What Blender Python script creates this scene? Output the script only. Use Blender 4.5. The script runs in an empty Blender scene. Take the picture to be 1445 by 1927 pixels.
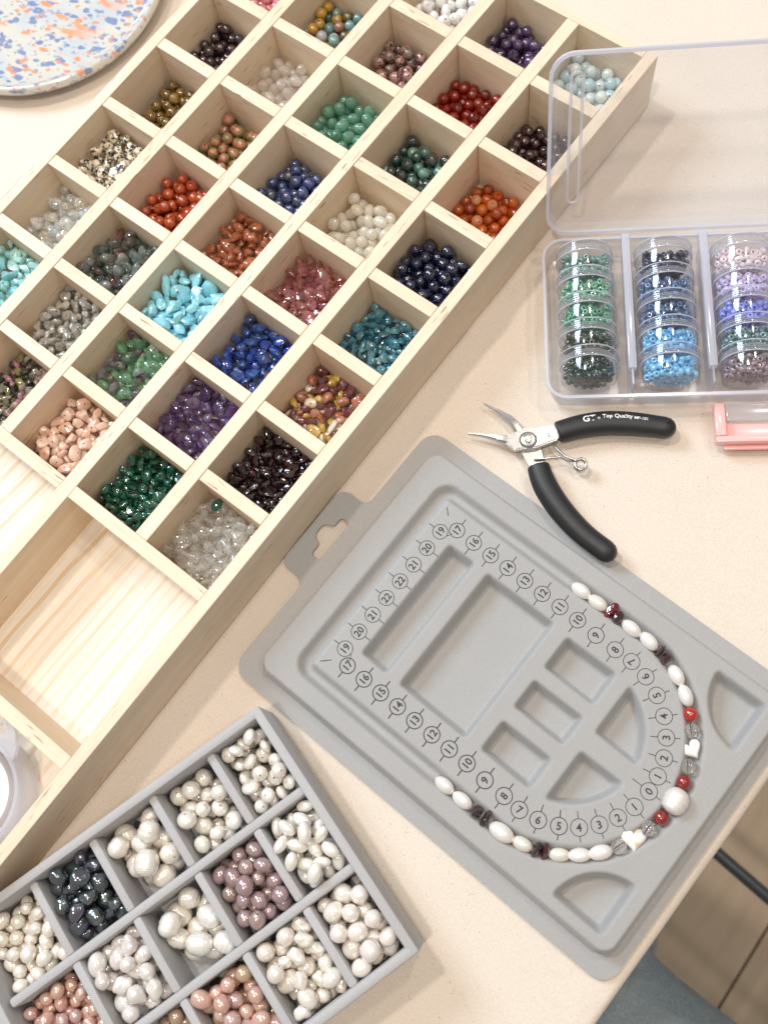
import bpy, bmesh, math, random
import numpy as np
from mathutils import Vector, Matrix, Quaternion, noise as mnoise
from mathutils.bvhtree import BVHTree

# ------------------------------------------------------------------ scene, camera, light (all lengths in code are millimetres)
S = 0.001
sc = bpy.context.scene
col = sc.collection
PI = math.pi
R_ = math.radians
rng = np.random.default_rng(7)
random.seed(7)

CAMP = (94.3258, -90.2255, 474.5693)
CROT = ((0.76916, 0.62967, -0.10912), (0.58247, -0.76101, -0.28566), (-0.26291, 0.15616, -0.95210))   # camera x, down, forward
FPX = 1897.02
cd = bpy.data.cameras.new('camera')
cam = bpy.data.objects.new('camera', cd)
col.objects.link(cam)
m = Matrix((( CROT[0][0], -CROT[1][0], -CROT[2][0], CAMP[0]*S),
            ( CROT[0][1], -CROT[1][1], -CROT[2][1], CAMP[1]*S),
            ( CROT[0][2], -CROT[1][2], -CROT[2][2], CAMP[2]*S),
            (0, 0, 0, 1)))
cam.matrix_world = m
cd.sensor_fit = 'HORIZONTAL'
cd.sensor_width = 36.0
cd.lens = FPX/1445*36.0
cd.clip_start = 0.02
cd.clip_end = 30
cd.dof.use_dof = True
cd.dof.focus_distance = 0.485
cd.dof.aperture_fstop = 12.5
sc.camera = cam

w = bpy.data.worlds.new('World')
sc.world = w
w.use_nodes = True
bg = w.node_tree.nodes['Background']
bg.inputs[0].default_value = (1.0, 0.95, 0.90, 1)
bg.inputs[1].default_value = 0.23

def lamp(name, loc, target, power, size, color, size_y=None, shape='DISK', spread=180):
    ld = bpy.data.lights.new(name, 'AREA')
    ld.shape = shape
    ld.size = size
    if size_y:
        ld.size_y = size_y
    ld.energy = power
    ld.color = color
    ld.spread = R_(spread)
    o = bpy.data.objects.new(name, ld)
    col.objects.link(o)
    o.location = Vector(loc)
    o.rotation_euler = (Vector(target)-Vector(loc)).to_track_quat('-Z', 'Y').to_euler()
    return o
WARM = (1.0, 0.89, 0.775)
lamp('ceiling_lamp', (0.06, -0.46, 1.75), (0.02, 0, 0), 7.2, 0.12, WARM)
lamp('ceiling_lamp', (0.62, 0.50, 1.70), (0.02, 0, 0), 3.0, 0.12, WARM)
lamp('ceiling_lamp', (-0.70, 0.02, 1.65), (0.02, 0, 0), 6.6, 0.12, WARM)
lamp('ceiling_lamp', (-0.14, 0.78, 1.72), (0.02, 0, 0), 3.4, 0.12, WARM)
lamp('window_light', (-1.42, -0.02, 1.22), (-0.1, 0.05, 0), 18.0, 0.60, (0.66, 0.83, 1.0), 0.62, 'RECTANGLE')
sc.view_settings.view_transform = 'Standard'
sc.view_settings.look = 'None'
sc.view_settings.exposure = 0.49
sc.view_settings.gamma = 1.0
sc.cycles.max_bounces = 20
sc.cycles.transparent_max_bounces = 32
sc.cycles.transmission_bounces = 16
sc.cycles.glossy_bounces = 4
sc.cycles.diffuse_bounces = 6
sc.cycles.sample_clamp_indirect = 6.0
sc.cycles.blur_glossy = 0.6
sc.cycles.use_denoising = True

# ------------------------------------------------------------------ object helpers
def tag(o, label=None, cat=None, group=None, kind=None):
    if label: o['label'] = label
    if cat: o['category'] = cat
    if group: o['group'] = group
    if kind: o['kind'] = kind
    return o

def add(name, me, parent=None, mw=None, mt=None):
    o = bpy.data.objects.new(name, me)
    col.objects.link(o)
    if mt is not None and len(me.materials) == 0:
        me.materials.append(mt)
    if parent is not None:
        o.parent = parent
    if mw is not None:
        o.matrix_local = mw
    return o

def empty(name, mw=None):
    o = bpy.data.objects.new(name, None)
    col.objects.link(o)
    o.empty_display_size = 0.01
    if mw is not None:
        o.matrix_world = mw
    return o

def frame(x, y, z=0.0, ang=0.0):
    return Matrix.Translation((x*S, y*S, z*S)) @ Matrix.Rotation(ang, 4, 'Z')

def mesh(name, v, f, mats=(), smooth=False, mi=None):
    me = bpy.data.meshes.new(name)
    me.from_pydata([(p[0]*S, p[1]*S, p[2]*S) for p in v], [], f)
    for mt in mats:
        me.materials.append(mt)
    if smooth:
        me.polygons.foreach_set('use_smooth', [True]*len(me.polygons))
    if mi is not None:
        me.polygons.foreach_set('material_index', mi)
    me.update()
    return me

class MB:
    def __init__(s):
        s.v = []; s.f = []
    def quadgrid(s, rows, closed_u=False, closed_v=False):
        b = len(s.v); nv = len(rows); nu = len(rows[0])
        for r in rows: s.v.extend(tuple(p) for p in r)
        for j in range(nv if closed_v else nv-1):
            for i in range(nu if closed_u else nu-1):
                a = b+j*nu+i; c = b+j*nu+(i+1) % nu
                d = b+((j+1) % nv)*nu+(i+1) % nu; e = b+((j+1) % nv)*nu+i
                s.f.append((a, c, d, e))
        return b
    def box(s, x0, x1, y0, y1, z0, z1, bev=0.0):
        bm = bmesh.new()
        bmesh.ops.create_cube(bm, size=1.0)
        for q in bm.verts:
            q.co = Vector(((x0+x1)/2+q.co.x*(x1-x0), (y0+y1)/2+q.co.y*(y1-y0), (z0+z1)/2+q.co.z*(z1-z0)))
        if bev > 0:
            bmesh.ops.bevel(bm, geom=bm.edges[:], offset=bev, segments=2, affect='EDGES', profile=0.5)
        bm.verts.index_update()
        b = len(s.v)
        s.v.extend(tuple(q.co) for q in bm.verts)
        s.f.extend(tuple(b+q.index for q in fc.verts) for fc in bm.faces)
        bm.free()
        return s
    def tube(s, pts, rad, n=12, caps=True, flat=1.0):
        P = [Vector(p) for p in pts]
        rows = []; up = Vector((0, 0, 1))
        for i, p in enumerate(P):
            t = (P[min(i+1, len(P)-1)]-P[max(i-1, 0)]).normalized()
            a = t.cross(up)
            if a.length < 1e-4: a = t.cross(Vector((1, 0, 0)))
            a.normalize(); c = a.cross(t).normalized()
            r = rad[i] if hasattr(rad, '__len__') else rad
            rows.append([p+a*(r*math.cos(2*PI*k/n))+c*(r*flat*math.sin(2*PI*k/n)) for k in range(n)])
        b = s.quadgrid(rows, closed_u=True)
        if caps:
            s.f.append(tuple(b+k for k in range(n))[::-1])
            e = b+(len(rows)-1)*n
            s.f.append(tuple(e+k for k in range(n)))
        return s
    def lathe(s, prof, n=24, closed=False, axis='z', off=(0, 0, 0)):
        rows = []
        for r, z in prof:
            row = []
            for k in range(n):
                a = 2*PI*k/n
                p = (r*math.cos(a), r*math.sin(a), z)
                if axis == 'y': p = (p[0], p[2], -p[1])
                row.append((p[0]+off[0], p[1]+off[1], p[2]+off[2]))
            rows.append(row)
        s.quadgrid(rows, closed_u=True, closed_v=closed)
        return s
    def prism(s, poly, z0, z1):
        n = len(poly); b = len(s.v)
        s.v.extend((x, y, z0) for x, y in poly); s.v.extend((x, y, z1) for x, y in poly)
        s.f.append(tuple(range(b+n, b+2*n))); s.f.append(tuple(range(b, b+n))[::-1])
        for i in range(n):
            j = (i+1) % n
            s.f.append((b+i, b+j, b+n+j, b+n+i))
        return s
    def me(s, name, mt=None, smooth=False, auto=None):
        me = mesh(name, s.v, s.f, [mt] if mt else [], smooth)
        if auto is not None:
            try: me.set_sharp_from_angle(angle=R_(auto))
            except Exception: pass
        return me

def part(name, mb, mt, parent, smooth=False, auto=None, mw=None):
    if auto is not None: smooth = True
    return add(name, mb.me(name, mt, smooth, auto), parent, mw)

# ------------------------------------------------------------------ material helpers
class NT:
    def __init__(s, name):
        s.m = bpy.data.materials.new(name); s.m.use_nodes = True
        s.t = s.m.node_tree; s.t.nodes.clear()
        s.out = s.n('ShaderNodeOutputMaterial')
    def n(s, t, **kw):
        x = s.t.nodes.new(t)
        for k, v in kw.items(): setattr(x, k, v)
        return x
    def l(s, a, b): s.t.links.new(a, b)
    def val(s, sock, v):
        if hasattr(v, 'is_linked'): s.l(v, sock)
        else: sock.default_value = v
    def bsdf(s, base, rough=0.5, **kw):
        b = s.n('ShaderNodeBsdfPrincipled')
        s.val(b.inputs['Base Color'], base if hasattr(base, 'is_linked') else (*base, 1))
        s.val(b.inputs['Roughness'], rough)
        for k, v in kw.items():
            s.val(b.inputs[k.replace('_', ' ')], v)
        return b
    def finish(s, sh): s.l(sh.outputs[0], s.out.inputs['Surface']); return s.m
    def coord(s, kind='Object', scale=(1, 1, 1), rnd=True):
        tc = s.n('ShaderNodeTexCoord'); mp = s.n('ShaderNodeMapping')
        mp.inputs['Scale'].default_value = scale
        s.l(tc.outputs[kind], mp.inputs['Vector'])
        if rnd:
            oi = s.n('ShaderNodeObjectInfo'); mu = s.n('ShaderNodeMath', operation='MULTIPLY')
            mu.inputs[1].default_value = 37.0
            s.l(oi.outputs['Random'], mu.inputs[0])
            s.l(mu.outputs[0], mp.inputs['Location'])
        return mp.outputs[0]
    def noise(s, vec, scale=1.0, detail=3.0, rough=0.55, dist=0.0):
        x = s.n('ShaderNodeTexNoise'); x.inputs['Scale'].default_value = scale
        x.inputs['Detail'].default_value = detail; x.inputs['Roughness'].default_value = rough
        x.inputs['Distortion'].default_value = dist
        s.l(vec, x.inputs['Vector']); return x.outputs[0]
    def ramp(s, fac, stops, interp='LINEAR'):
        r = s.n('ShaderNodeValToRGB'); cr = r.color_ramp; cr.interpolation = interp
        while len(cr.elements) > 1: cr.elements.remove(cr.elements[-1])
        for i, (p, c) in enumerate(stops):
            e = cr.elements[0] if i == 0 else cr.elements.new(p)
            e.position = p; e.color = (*c, 1) if len(c) == 3 else c
        s.l(fac, r.inputs[0]); return r.outputs[0]
    def mix(s, fac, a, b, mode='MIX'):
        x = s.n('ShaderNodeMix', data_type='RGBA', blend_type=mode)
        s.val(x.inputs[0], fac)
        s.val(x.inputs[6], a if hasattr(a, 'is_linked') else (*a, 1))
        s.val(x.inputs[7], b if hasattr(b, 'is_linked') else (*b, 1))
        return x.outputs[2]
    def bump(s, h, strength=0.3, dist=0.0002):
        b = s.n('ShaderNodeBump'); b.inputs['Strength'].default_value = strength
        b.inputs['Distance'].default_value = dist
        s.l(h, b.inputs['Height']); return b.outputs[0]
    def rand(s): return s.n('ShaderNodeObjectInfo').outputs['Random']

G3 = lambda v: (v, v, v)
def crystal(name, cols, milk=0.2, glass=0.45, rough=0.03, tint=0.0, cloudy=True):
    """clear stone: part refracts, part passes straight, a little is milky"""
    t = NT(name); k = len(cols)
    c = t.ramp(t.rand(), [(i/max(1, k-1) if k > 1 else 0.0, x) for i, x in enumerate(cols)])
    v = t.coord('Object', (1000, 1000, 1000)); n = t.noise(v, 0.4, 2, 0.55)
    gl = t.n('ShaderNodeBsdfGlass'); gl.inputs['Roughness'].default_value = rough; gl.inputs['IOR'].default_value = 1.5
    gl.inputs[0].default_value = (0.99, 0.99, 0.985, 1)
    tr = t.n('ShaderNodeBsdfTransparent'); tr.inputs[0].default_value = (0.985, 0.985, 0.98, 1)
    if tint:
        g = t.n('ShaderNodeGamma'); g.inputs[1].default_value = tint; t.l(c, g.inputs[0])
        t.l(g.outputs[0], gl.inputs[0]); t.l(g.outputs[0], tr.inputs[0])
    df = t.n('ShaderNodeBsdfDiffuse'); t.l(c, df.inputs[0]); tl = t.n('ShaderNodeBsdfTranslucent'); t.l(c, tl.inputs[0])
    md = t.n('ShaderNodeMixShader'); md.inputs[0].default_value = 0.55; t.l(df.outputs[0], md.inputs[1]); t.l(tl.outputs[0], md.inputs[2])
    m1 = t.n('ShaderNodeMixShader'); m1.inputs[0].default_value = glass; t.l(tr.outputs[0], m1.inputs[1]); t.l(gl.outputs[0], m1.inputs[2])
    mk_ = t.ramp(n, [(0.35, G3(milk*0.5 if cloudy else milk)), (0.68, G3(min(1, milk*1.7) if cloudy else milk))])
    m2 = t.n('ShaderNodeMixShader'); t.l(mk_, m2.inputs[0]); t.l(m1.outputs[0], m2.inputs[1]); t.l(md.outputs[0], m2.inputs[2])
    gs = t.n('ShaderNodeBsdfGlossy'); gs.inputs['Roughness'].default_value = 0.09
    l2 = t.n('ShaderNodeLayerWeight'); l2.inputs[0].default_value = 0.5
    pw = t.n('ShaderNodeMath', operation='POWER'); pw.inputs[1].default_value = 3.5; t.l(l2.outputs['Facing'], pw.inputs[0])
    mu = t.n('ShaderNodeMath', operation='MULTIPLY_ADD'); mu.inputs[1].default_value = 0.4; mu.inputs[2].default_value = 0.085; t.l(pw.outputs[0], mu.inputs[0])
    m3 = t.n('ShaderNodeMixShader'); t.l(mu.outputs[0], m3.inputs[0]); t.l(m2.outputs[0], m3.inputs[1]); t.l(gs.outputs[0], m3.inputs[2])
    return t.finish(m3)

def wood_mat(name, a, b, fleck=0.5, bands=False):
    t = NT(name)
    v = t.coord('Object', (1, 1, 1))
    def sv(x, y, z):
        mp = t.n('ShaderNodeMapping'); mp.inputs['Scale'].default_value = (x, y, z)
        t.l(v, mp.inputs['Vector']); return mp.outputs[0]
    broad = t.noise(sv(7, 85, 85), 1, 3, 0.6, 0.6)
    c = t.mix(t.ramp(broad, [(0.36, G3(0)), (0.64, G3(1))]), a, b)
    fine = t.noise(sv(60, 1600, 1600), 1, 2, 0.6)
    c = t.mix(0.24, c, t.ramp(fine, [(0.3, tuple(x*0.72 for x in b)), (0.7, tuple(min(1, x*1.1) for x in a))]))
    if bands:
        wv = t.n('ShaderNodeTexWave', wave_type='BANDS', bands_direction='Y')
        wv.inputs['Scale'].default_value = 30; wv.inputs['Distortion'].default_value = 6.5
        wv.inputs['Detail'].default_value = 1.5; wv.inputs['Detail Scale'].default_value = 0.25
        t.l(sv(1.3, 1.0, 1), wv.inputs['Vector'])
        wv2 = t.n('ShaderNodeTexWave', wave_type='BANDS', bands_direction='Y')
        wv2.inputs['Scale'].default_value = 58; wv2.inputs['Distortion'].default_value = 3.0
        wv2.inputs['Detail Scale'].default_value = 0.3
        t.l(sv(0.35, 1.0, 1), wv2.inputs['Vector'])
        late = t.ramp(wv.outputs[0], [(0.89, G3(0)), (0.965, G3(0.95)), (1.0, G3(0.5))])
        late2 = t.ramp(wv2.outputs[0], [(0.70, G3(0)), (1.0, G3(0.36))])
        ms_ = t.noise(sv(1.2, 14, 14), 1, 2, 0.5)
        lm = t.n('ShaderNodeMath', operation='MULTIPLY'); t.l(late, lm.inputs[0]); t.l(t.ramp(ms_, [(0.38, G3(0.45)), (0.58, G3(1))]), lm.inputs[1]); late = lm.outputs[0]
        c = t.mix(late2, c, (0.72, 0.55, 0.34))
        c = t.mix(late, c, (0.66, 0.45, 0.23))
    fl = t.noise(sv(95, 1100, 1100), 1, 1, 0.5)
    mask = t.noise(sv(18, 60, 60), 1, 1, 0.5)
    fm = t.n('ShaderNodeMath', operation='MULTIPLY')
    t.l(t.ramp(fl, [(0.66, G3(0)), (0.72, G3(1))]), fm.inputs[0])
    t.l(t.ramp(mask, [(0.5, G3(0)), (0.62, G3(fleck))]), fm.inputs[1])
    c = t.mix(fm.outputs[0], c, (0.36, 0.20, 0.09))
    b_ = t.bsdf(c, 0.55, Normal=t.bump(fine, 0.22, 0.0002))
    return t.finish(b_)

def cloth_mat(name, a, speck=True):
    t = NT(name)
    v = t.coord('Object', (1, 1, 1), rnd=False)
    cl = t.noise(v, 16, 3, 0.6)
    c = t.mix(t.ramp(cl, [(0.3, G3(0)), (0.7, G3(1))]), tuple(x*0.95 for x in a), a)
    wx = t.n('ShaderNodeTexWave', bands_direction='X'); wy = t.n('ShaderNodeTexWave', bands_direction='Y')
    for x in (wx, wy):
        x.inputs['Scale'].default_value = 430; x.inputs['Distortion'].default_value = 2.2
        x.inputs['Detail Scale'].default_value = 1.5
    mp = t.n('ShaderNodeMapping'); mp.inputs['Rotation'].default_value = (0, 0, 0.35); t.l(v, mp.inputs['Vector'])
    t.l(mp.outputs[0], wx.inputs['Vector']); t.l(mp.outputs[0], wy.inputs['Vector'])
    ad = t.n('ShaderNodeMath', operation='ADD'); t.l(wx.outputs[0], ad.inputs[0]); t.l(wy.outputs[0], ad.inputs[1])
    thread = t.noise(v, 900, 2, 0.6)
    c = t.mix(0.10, c, t.ramp(ad.outputs[0], [(0.1, tuple(x*0.72 for x in a)), (0.6, a)]))
    c = t.mix(0.18, c, t.ramp(thread, [(0.35, tuple(x*0.70 for x in a)), (0.62, tuple(min(1, x*1.06) for x in a))]))
    if speck:
        sp = t.noise(v, 1350, 0, 0.5); s2 = t.noise(v, 170, 0, 0.5)
        fm = t.n('ShaderNodeMath', operation='MULTIPLY')
        t.l(t.ramp(sp, [(0.755, G3(0)), (0.82, G3(0.8))]), fm.inputs[0]); t.l(t.ramp(s2, [(0.5, G3(0)), (0.62, G3(0.75))]), fm.inputs[1])
        c = t.mix(fm.outputs[0], c, (0.30, 0.20, 0.12))
    h = t.n('ShaderNodeMath', operation='ADD'); t.l(ad.outputs[0], h.inputs[0]); t.l(thread, h.inputs[1])
    b = t.bsdf(c, 0.9, Normal=t.bump(h.outputs[0], 0.35, 0.0002))
    b.inputs['Specular IOR Level'].default_value = 0.15
    return t.finish(b)

def velvet_mat(name, a, scale=1100):
    t = NT(name)
    v = t.coord('Object', (1, 1, 1), rnd=False)
    n1 = t.noise(v, scale, 2, 0.65); n2 = t.noise(v, 35, 3, 0.6); n3 = t.noise(v, scale*2.6, 1, 0.6)
    c = t.mix(t.ramp(n1, [(0.3, G3(0)), (0.7, G3(1))]), tuple(x*0.92 for x in a), tuple(x*1.04 for x in a))
    c = t.mix(t.ramp(n2, [(0.35, G3(0)), (0.65, G3(0.35))]), c, tuple(x*0.9 for x in a))
    c = t.mix(t.ramp(n3, [(0.66, G3(0)), (0.76, G3(0.22))]), c, tuple(x*1.35 for x in a))
    b = t.bsdf(c, 0.85, Normal=t.bump(n1, 0.3, 0.0002))
    b.inputs['Sheen Weight'].default_value = 0.25; b.inputs['Sheen Roughness'].default_value = 0.4
    b.inputs['Specular IOR Level'].default_value = 0.2
    return t.finish(b)

def plain(name, c, rough=0.4, **kw):
    t = NT(name)
    return t.finish(t.bsdf(c, rough, **kw))

def clear_plastic(name, tint=(0.97, 0.98, 1.0), milk=0.06, rough=0.08, gloss=0.9, edge=0.5):
    """thin-walled clear plastic: see-through, a little milky, glossy; milkier where it is seen edge-on (a longer way through)"""
    t = NT(name)
    tr = t.n('ShaderNodeBsdfTransparent'); tr.inputs[0].default_value = (*tint, 1)
    df = t.n('ShaderNodeBsdfDiffuse'); df.inputs[0].default_value = (0.88, 0.89, 0.96, 1)
    tl = t.n('ShaderNodeBsdfTranslucent'); tl.inputs[0].default_value = (0.90, 0.91, 0.97, 1)
    md = t.n('ShaderNodeMixShader'); md.inputs[0].default_value = 0.5
    t.l(df.outputs[0], md.inputs[1]); t.l(tl.outputs[0], md.inputs[2])
    lw = t.n('ShaderNodeLayerWeight'); lw.inputs[0].default_value = 0.35
    mr = t.n('ShaderNodeMapRange'); mr.inputs['To Min'].default_value = milk; mr.inputs['To Max'].default_value = min(1, milk+edge)
    t.l(lw.outputs['Facing'], mr.inputs[0])
    m1 = t.n('ShaderNodeMixShader'); t.l(mr.outputs[0], m1.inputs[0]); t.l(tr.outputs[0], m1.inputs[1]); t.l(md.outputs[0], m1.inputs[2])
    gl = t.n('ShaderNodeBsdfGlossy'); gl.inputs['Roughness'].default_value = rough
    l2 = t.n('ShaderNodeLayerWeight'); l2.inputs[0].default_value = 0.5
    pw = t.n('ShaderNodeMath', operation='POWER'); pw.inputs[1].default_value = 4.0; t.l(l2.outputs['Facing'], pw.inputs[0])
    mu = t.n('ShaderNodeMath', operation='MULTIPLY_ADD'); mu.inputs[1].default_value = 0.55*gloss; mu.inputs[2].default_value = 0.045*gloss; t.l(pw.outputs[0], mu.inputs[0])
    m2 = t.n('ShaderNodeMixShader'); t.l(mu.outputs[0], m2.inputs[0]); t.l(m1.outputs[0], m2.inputs[1]); t.l(gl.outputs[0], m2.inputs[2])
    return t.finish(m2)

def stone(name, cols, vein=None, vs=0.5, vthr=(0.5, 0.6), vamt=1.0, rough=0.1, trans=0.0, sss=0.0, spark=None, jit=0.25, band=None, coat=0.0, ior=1.5):
    """polished stone: COLS varied bead by bead, a second colour VEIN in patches about VS mm across"""
    t = NT(name)
    r = t.rand()
    k = len(cols)
    c = t.ramp(r, [(i/max(1, k-1) if k > 1 else 0.0, x) for i, x in enumerate(cols)])
    v = t.coord('Object', (1000, 1000, 1000))
    n1 = t.noise(v, 0.35, 3, 0.6)
    c = t.mix(jit, c, t.mix(t.ramp(n1, [(0.3, G3(0)), (0.7, G3(1))]), G3(0.28), G3(0.95)), 'OVERLAY')
    if vein is not None:
        n2 = t.noise(v, 1.0/vs, 2, 0.55, 0.4)
        c = t.mix(t.ramp(n2, [(vthr[0], G3(0)), (vthr[1], G3(vamt))]), c, vein)
    if band is not None:
        wv = t.n('ShaderNodeTexWave', bands_direction='DIAGONAL'); wv.inputs['Scale'].default_value = 0.35
        wv.inputs['Distortion'].default_value = 3.0; t.l(v, wv.inputs['Vector'])
        c = t.mix(t.ramp(wv.outputs[0], [(0.35, G3(0)), (0.7, G3(0.8))]), c, band)
    if spark is not None:
        n3 = t.noise(v, 4.2, 0, 0.5)
        c = t.mix(t.ramp(n3, [(0.68, G3(0)), (0.72, G3(0.9))]), c, spark)
    coat = max(coat, 0.5)
    b = t.bsdf(c, rough+0.12)
    b.inputs['IOR'].default_value = ior
    b.inputs['Specular IOR Level'].default_value = 0.6
    b.inputs['Transmission Weight'].default_value = trans
    if sss:
        b.inputs['Subsurface Weight'].default_value = sss
        b.inputs['Subsurface Radius'].default_value = (1, 0.8, 0.6); b.inputs['Subsurface Scale'].default_value = 0.0015
    if coat: b.inputs['Coat Weight'].default_value = 1.0; b.inputs['Coat Roughness'].default_value = 0.08; b.inputs['Coat IOR'].default_value = 1.62
    return t.finish(b)

def pearl(name, cols, rough=0.27, ring=0.0, metal=0.0, edge=(1.0, 0.86, 0.80)):
    t = NT(name)
    if not metal: cols = [tuple(0.72*a*1.05+0.28*b for a, b in zip(q, (0.89, 0.85, 0.79))) for q in cols]
    r = t.rand(); k = len(cols)
    c = t.ramp(r, [(i/max(1, k-1), x) for i, x in enumerate(cols)] if k > 1 else [(0, cols[0])])
    v = t.coord('Object', (1000, 1000, 1000))
    n1 = t.noise(v, 0.25, 2, 0.5)
    lw = t.n('ShaderNodeLayerWeight'); lw.inputs[0].default_value = 0.4
    c = t.mix(t.ramp(lw.outputs['Facing'], [(0.15, G3(0)), (0.9, G3(0.45))]), c, edge, 'MULTIPLY')
    b = t.bsdf(c, rough)
    h = t.noise(v, 0.6, 2, 0.5)
    if ring > 0:
        wv = t.n('ShaderNodeTexWave', bands_direction='Z'); wv.inputs['Scale'].default_value = 0.42
        wv.inputs['Distortion'].default_value = 1.6; wv.inputs['Detail Scale'].default_value = 0.4; t.l(v, wv.inputs['Vector'])
        h = wv.outputs[0]
    t.l(t.bump(h, 0.12 if ring <= 0 else ring, 0.0004), b.inputs['Normal'])
    b.inputs['Metallic'].default_value = max(metal, 0.18)
    b.inputs['Specular IOR Level'].default_value = 0.7
    b.inputs['Coat Weight'].default_value = 1.0; b.inputs['Coat Roughness'].default_value = 0.13
    b.inputs['Coat IOR'].default_value = 1.75
    b.inputs['Subsurface Weight'].default_value = 0.0 if metal else 0.12
    b.inputs['Subsurface Radius'].default_value = (1, 0.8, 0.7); b.inputs['Subsurface Scale'].default_value = 0.001
    return t.finish(b)

M_pine = wood_mat('pine_board', (0.82, 0.695, 0.54), (0.75, 0.59, 0.425), 1.0)
M_ply = wood_mat('pine_panel', (0.83, 0.78, 0.70), (0.79, 0.715, 0.60), 0.0, True)
M_cloth = cloth_mat('canvas', (0.775, 0.685, 0.59))
M_velvet = velvet_mat('grey_flocking', (0.402, 0.398, 0.392))
M_tray = velvet_mat('grey_velvet', (0.465, 0.46, 0.462), 1100)
M_ink = plain('black_print', (0.035, 0.035, 0.04), 0.6)
M_black = None
t_ = NT('black_rubber'); nv = t_.coord('Object', (1000, 1000, 1000), False); nn = t_.noise(nv, 3.0, 2, 0.6)
M_black = t_.finish(t_.bsdf((0.018, 0.019, 0.021), 0.42, Normal=t_.bump(nn, 0.35, 0.0003)))
t_ = NT('brushed_steel'); nv = t_.coord('Object', (1000, 1000, 1000), False); nn = t_.noise(nv, 1.2, 3, 0.6)
M_steel = t_.finish(t_.bsdf(t_.ramp(nn, [(0.3, G3(0.42)), (0.7, G3(0.60))]), 0.28, Metallic=0.95, Normal=t_.bump(nn, 0.08, 0.0003)))
M_white_ink = plain('white_print', (0.85, 0.85, 0.85), 0.6)
M_poly = clear_plastic('milky_plastic', (0.98, 0.985, 1.0), 0.25, 0.16, 1.1, 0.45)
M_lidp = clear_plastic('clear_lid_sheet', (0.985, 0.985, 0.995), 0.20, 0.10, 0.9, 0.2)
M_rimp = clear_plastic('milky_rim', (0.96, 0.97, 1.0), 0.60, 0.16, 1.1, 0.3)
M_jar = clear_plastic('clear_jar', (0.995, 0.998, 1.0), 0.004, 0.10, 1.9, 0.08)
M_jlid = clear_plastic('jar_lid_plastic', (0.99, 0.995, 1.0), 0.03, 0.10, 1.9, 0.22)
M_thread = clear_plastic('jar_thread_plastic', (0.98, 0.985, 0.99), 0.22, 0.12, 1.6, 0.6)
M_pink = plain('pink_plastic', (0.96, 0.50, 0.48), 0.22)
M_dish = clear_plastic('frosted_plastic', (0.98, 0.98, 0.98), 0.45, 0.2, 0.9, 0.25)
M_white = plain('white_plastic', (0.82, 0.82, 0.84), 0.3)

# ------------------------------------------------------------------ the room under and around the table
FZ = -720.0
t_ = NT('floor_boards'); fv = t_.coord('Object', (1, 1, 1)); 
mp_ = t_.n('ShaderNodeMapping'); mp_.inputs['Scale'].default_value = (3, 30, 30); t_.l(fv, mp_.inputs['Vector'])
fn = t_.noise(mp_.outputs[0], 1, 4, 0.6, 0.8)
kn = t_.noise(fv, 9, 2, 0.5)
fc = t_.mix(t_.ramp(fn, [(0.3, G3(0)), (0.7, G3(1))]), (0.54, 0.42, 0.30), (0.70, 0.56, 0.41))
fc = t_.mix(t_.ramp(kn, [(0.68, G3(0)), (0.76, G3(0.85))]), fc, (0.06, 0.04, 0.028))
M_floor = t_.finish(t_.bsdf(fc, 0.6))
fl = empty('floor', frame(0, 0, FZ))
tag(fl, kind='structure')
sub = MB().box(-700, 1100, -900, 900, -30, -6)
part('subfloor', sub, plain('floor_gap', (0.03, 0.022, 0.016), 0.9), fl)
pl = MB().box(-900, 900, -71, 71, -6, 0, 1.0).me('plank', M_floor)
for i in range(-5, 6):
    ang = R_(-87)
    add('plank', pl, fl, frame(460+i*144.5, -55, 0, ang))

tb = empty('table', frame(0, 0, 0))
tag(tb, 'cloth covered work table holding the bead boxes, trays and pliers', 'table')
M_tabletop = plain('table_board', (0.35, 0.28, 0.2), 0.6)
part('table_top', MB().box(-640, 173, -560, 640, -24, -4.2, 1.0), M_tabletop, tb)
for lx, ly in ((-600, -520), (120, -520), (-600, 600), (120, 600)):
    part('leg', MB().box(lx-20, lx+20, ly-20, ly+20, FZ, -24, 1), M_tabletop, tb)

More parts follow.
